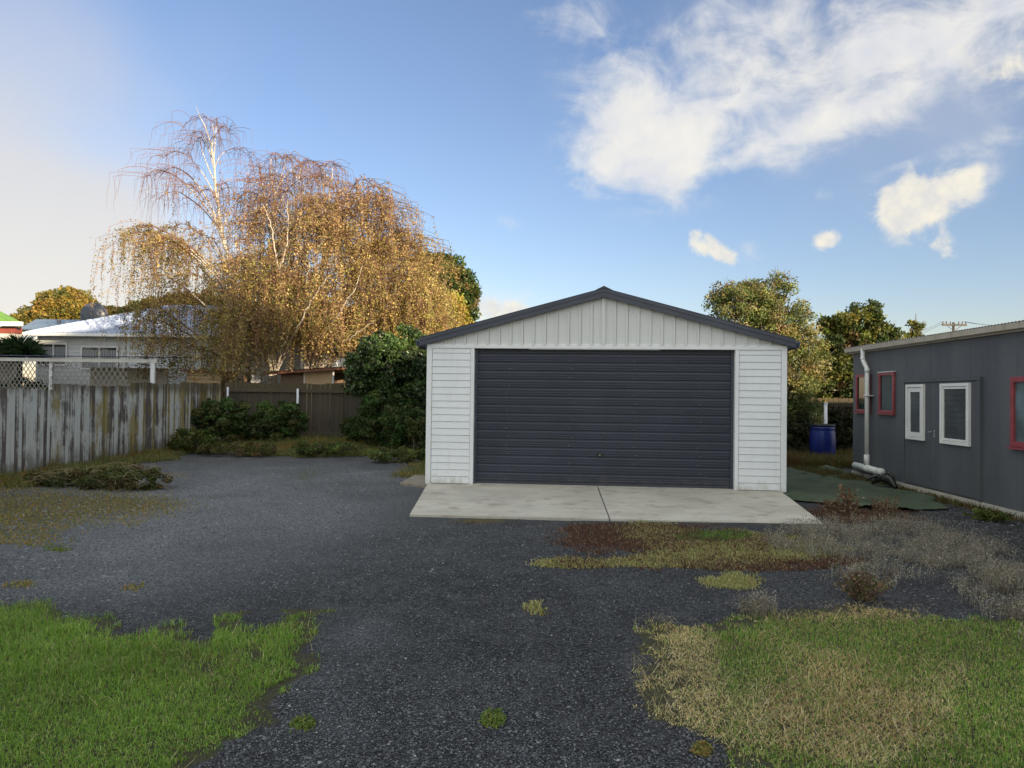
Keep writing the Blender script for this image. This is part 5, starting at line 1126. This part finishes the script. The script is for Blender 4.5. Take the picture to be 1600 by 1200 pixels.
patch('rank_grass', 'rank green and brown grass along the foot of the fences', 'grass', x, y, (.12 + .22 * nf_ * fbm(x, y, 1.6, 79) + .34 * e_ * fbm(x, y, 1.0, 78) * 1.6) * rng.uniform(.5, 1.3, n), rng.uniform(.008, .016, n), rng.uniform(.2, 1.1, n), c, 'grass_blade')
# between garage and grey building and along its footing
n = 110000; x = rng.uniform(4.3, 9.5, n); y = rng.uniform(9.5, 21.2, n); wallx = 6.467 + .0455 * y
k_ = (((y > 16.9 + .8 * (fbm(x, y, 1, 80) - .5)) & (x < 9.5)) | ((x > wallx - .05 - .38 * fbm(x, y, 2.2, 81)) & (x < wallx - .02) & (y > 9)) | ((x > 6.0) & (y > 14.4) & (x < wallx))) & (rng.uniform(0, 1, n) < fbm(x, y, 1.9, 82) * 1.5); x, y = x[k_], y[k_]; n = len(x); far = y > 17
c = pal([(.07, .08, .022), (.11, .11, .03), (.16, .12, .05), (.13, .07, .03)], n, [.3, .27, .22, .21]); hh = np.where(far, rng.uniform(.12, .50, n) * np.where(x < 6.6, 1.3, .8), rng.uniform(.05, .16, n))
c[far & (x < 6.8)] = pal([(.16, .085, .035), (.11, .06, .03), (.10, .09, .03)], (far & (x < 6.8)).sum())
patch('rough_grass', 'rough brown and green grass around the drum and the grey building footing', 'grass', x, y, hh, rng.uniform(.007, .014, n), rng.uniform(.2, 1.0, n), c, 'grass_blade')

def weed_plant(label, px, py, hpx, n_st, palette, spread=.12, nm='weed', grp='single tall weeds', leaf=.02):
    p_ = G(px, py); s = p_[1] / F; H = hpx * s; root = empty(nm, (p_[0], p_[1], 0), 0, label, 'weed', grp); b = MB(); L = []
    for i in range(n_st):
        a = random.uniform(0, 6.28); o_ = np.array([math.cos(a), math.sin(a), 0]) * random.uniform(.2, 1) * spread; t_ = o_ * 1.6 + [0, 0, H * random.uniform(.5, 1.0)]
        c = bez(o_ * .3 - [0, 0, .02], o_ + [0, 0, t_[2] * .5], t_, 6); b.tube(c, np.linspace(.005, .002, 6), 4)
        for k in range(14): u = random.uniform(.2, 1) * 5; j = min(int(u), 4); L.append(c[j] + (c[j + 1] - c[j]) * (u - j) + rng.normal(0, .018, 3))
    b.build('stems', M['twig'], root); L = np.array(L); make_leaves('crown', L, leaf, pal(palette, len(L)), M['dry'], root); return root
DRYP = [(.20, .12, .07), (.28, .20, .12), (.13, .09, .05)]
weed_plant('tall straggly dry weed at the edge of the green cloth', 1328, 806, 50, 26, DRYP, .14, leaf=.026)
weed_plant('shorter brown weed left of the tall straggly one', 1300, 800, 20, 20, DRYP, .14)
weed_plant('brown weed right of the tall straggly one', 1385, 803, 28, 22, DRYP, .14)
weed_plant('brown and green weed clump between the two dry patches', 1350, 936, 46, 46, [(.12, .09, .05), (.10, .11, .04), (.20, .14, .09)], .16, leaf=.018)
weed_plant('spreading green weed at the foot of the grey building', 1548, 812, 14, 24, [(.06, .09, .02), (.12, .13, .04)], .2, leaf=.04)
# tangled heap at the left fence
hp = G(165, 762); hr = empty('weed_heap', (hp[0], hp[1], 0), 0, 'tangled heap of cut brown and green vines near the left fence', 'weeds')
e = [((-.3, .2, .10), (.75, .5, .20), 1), ((.45, 0, .12), (.55, .45, .24), 1), ((-1.0, .5, .08), (.6, .5, .18), .7)]
pts, cols, cc = clumps(e, 150, 60, .10, [(.06, .075, .02), (.09, .10, .03), (.12, .10, .045)], None, .4); pts[:, 2] = np.maximum(pts[:, 2], .01); make_leaves('foliage', pts, .032, cols, M['leaf'], hr)
b = MB()
for i in range(130):
    c0 = cc[rng.integers(len(cc))] + [0, 0, .02]; a = rng.uniform(0, 6.28); L_ = rng.uniform(.15, .45); d_ = np.array([math.cos(a), math.sin(a), 0]) * L_; b.tube(bez(c0 - d_, c0 + [0, 0, rng.uniform(.05, .16)], c0 + d_, 6), .0035, 3)
b.build('stems', M['dry_stem'] if 'dry_stem' in M else plain('dry_stem', (.24, .19, .10), .8), hr)
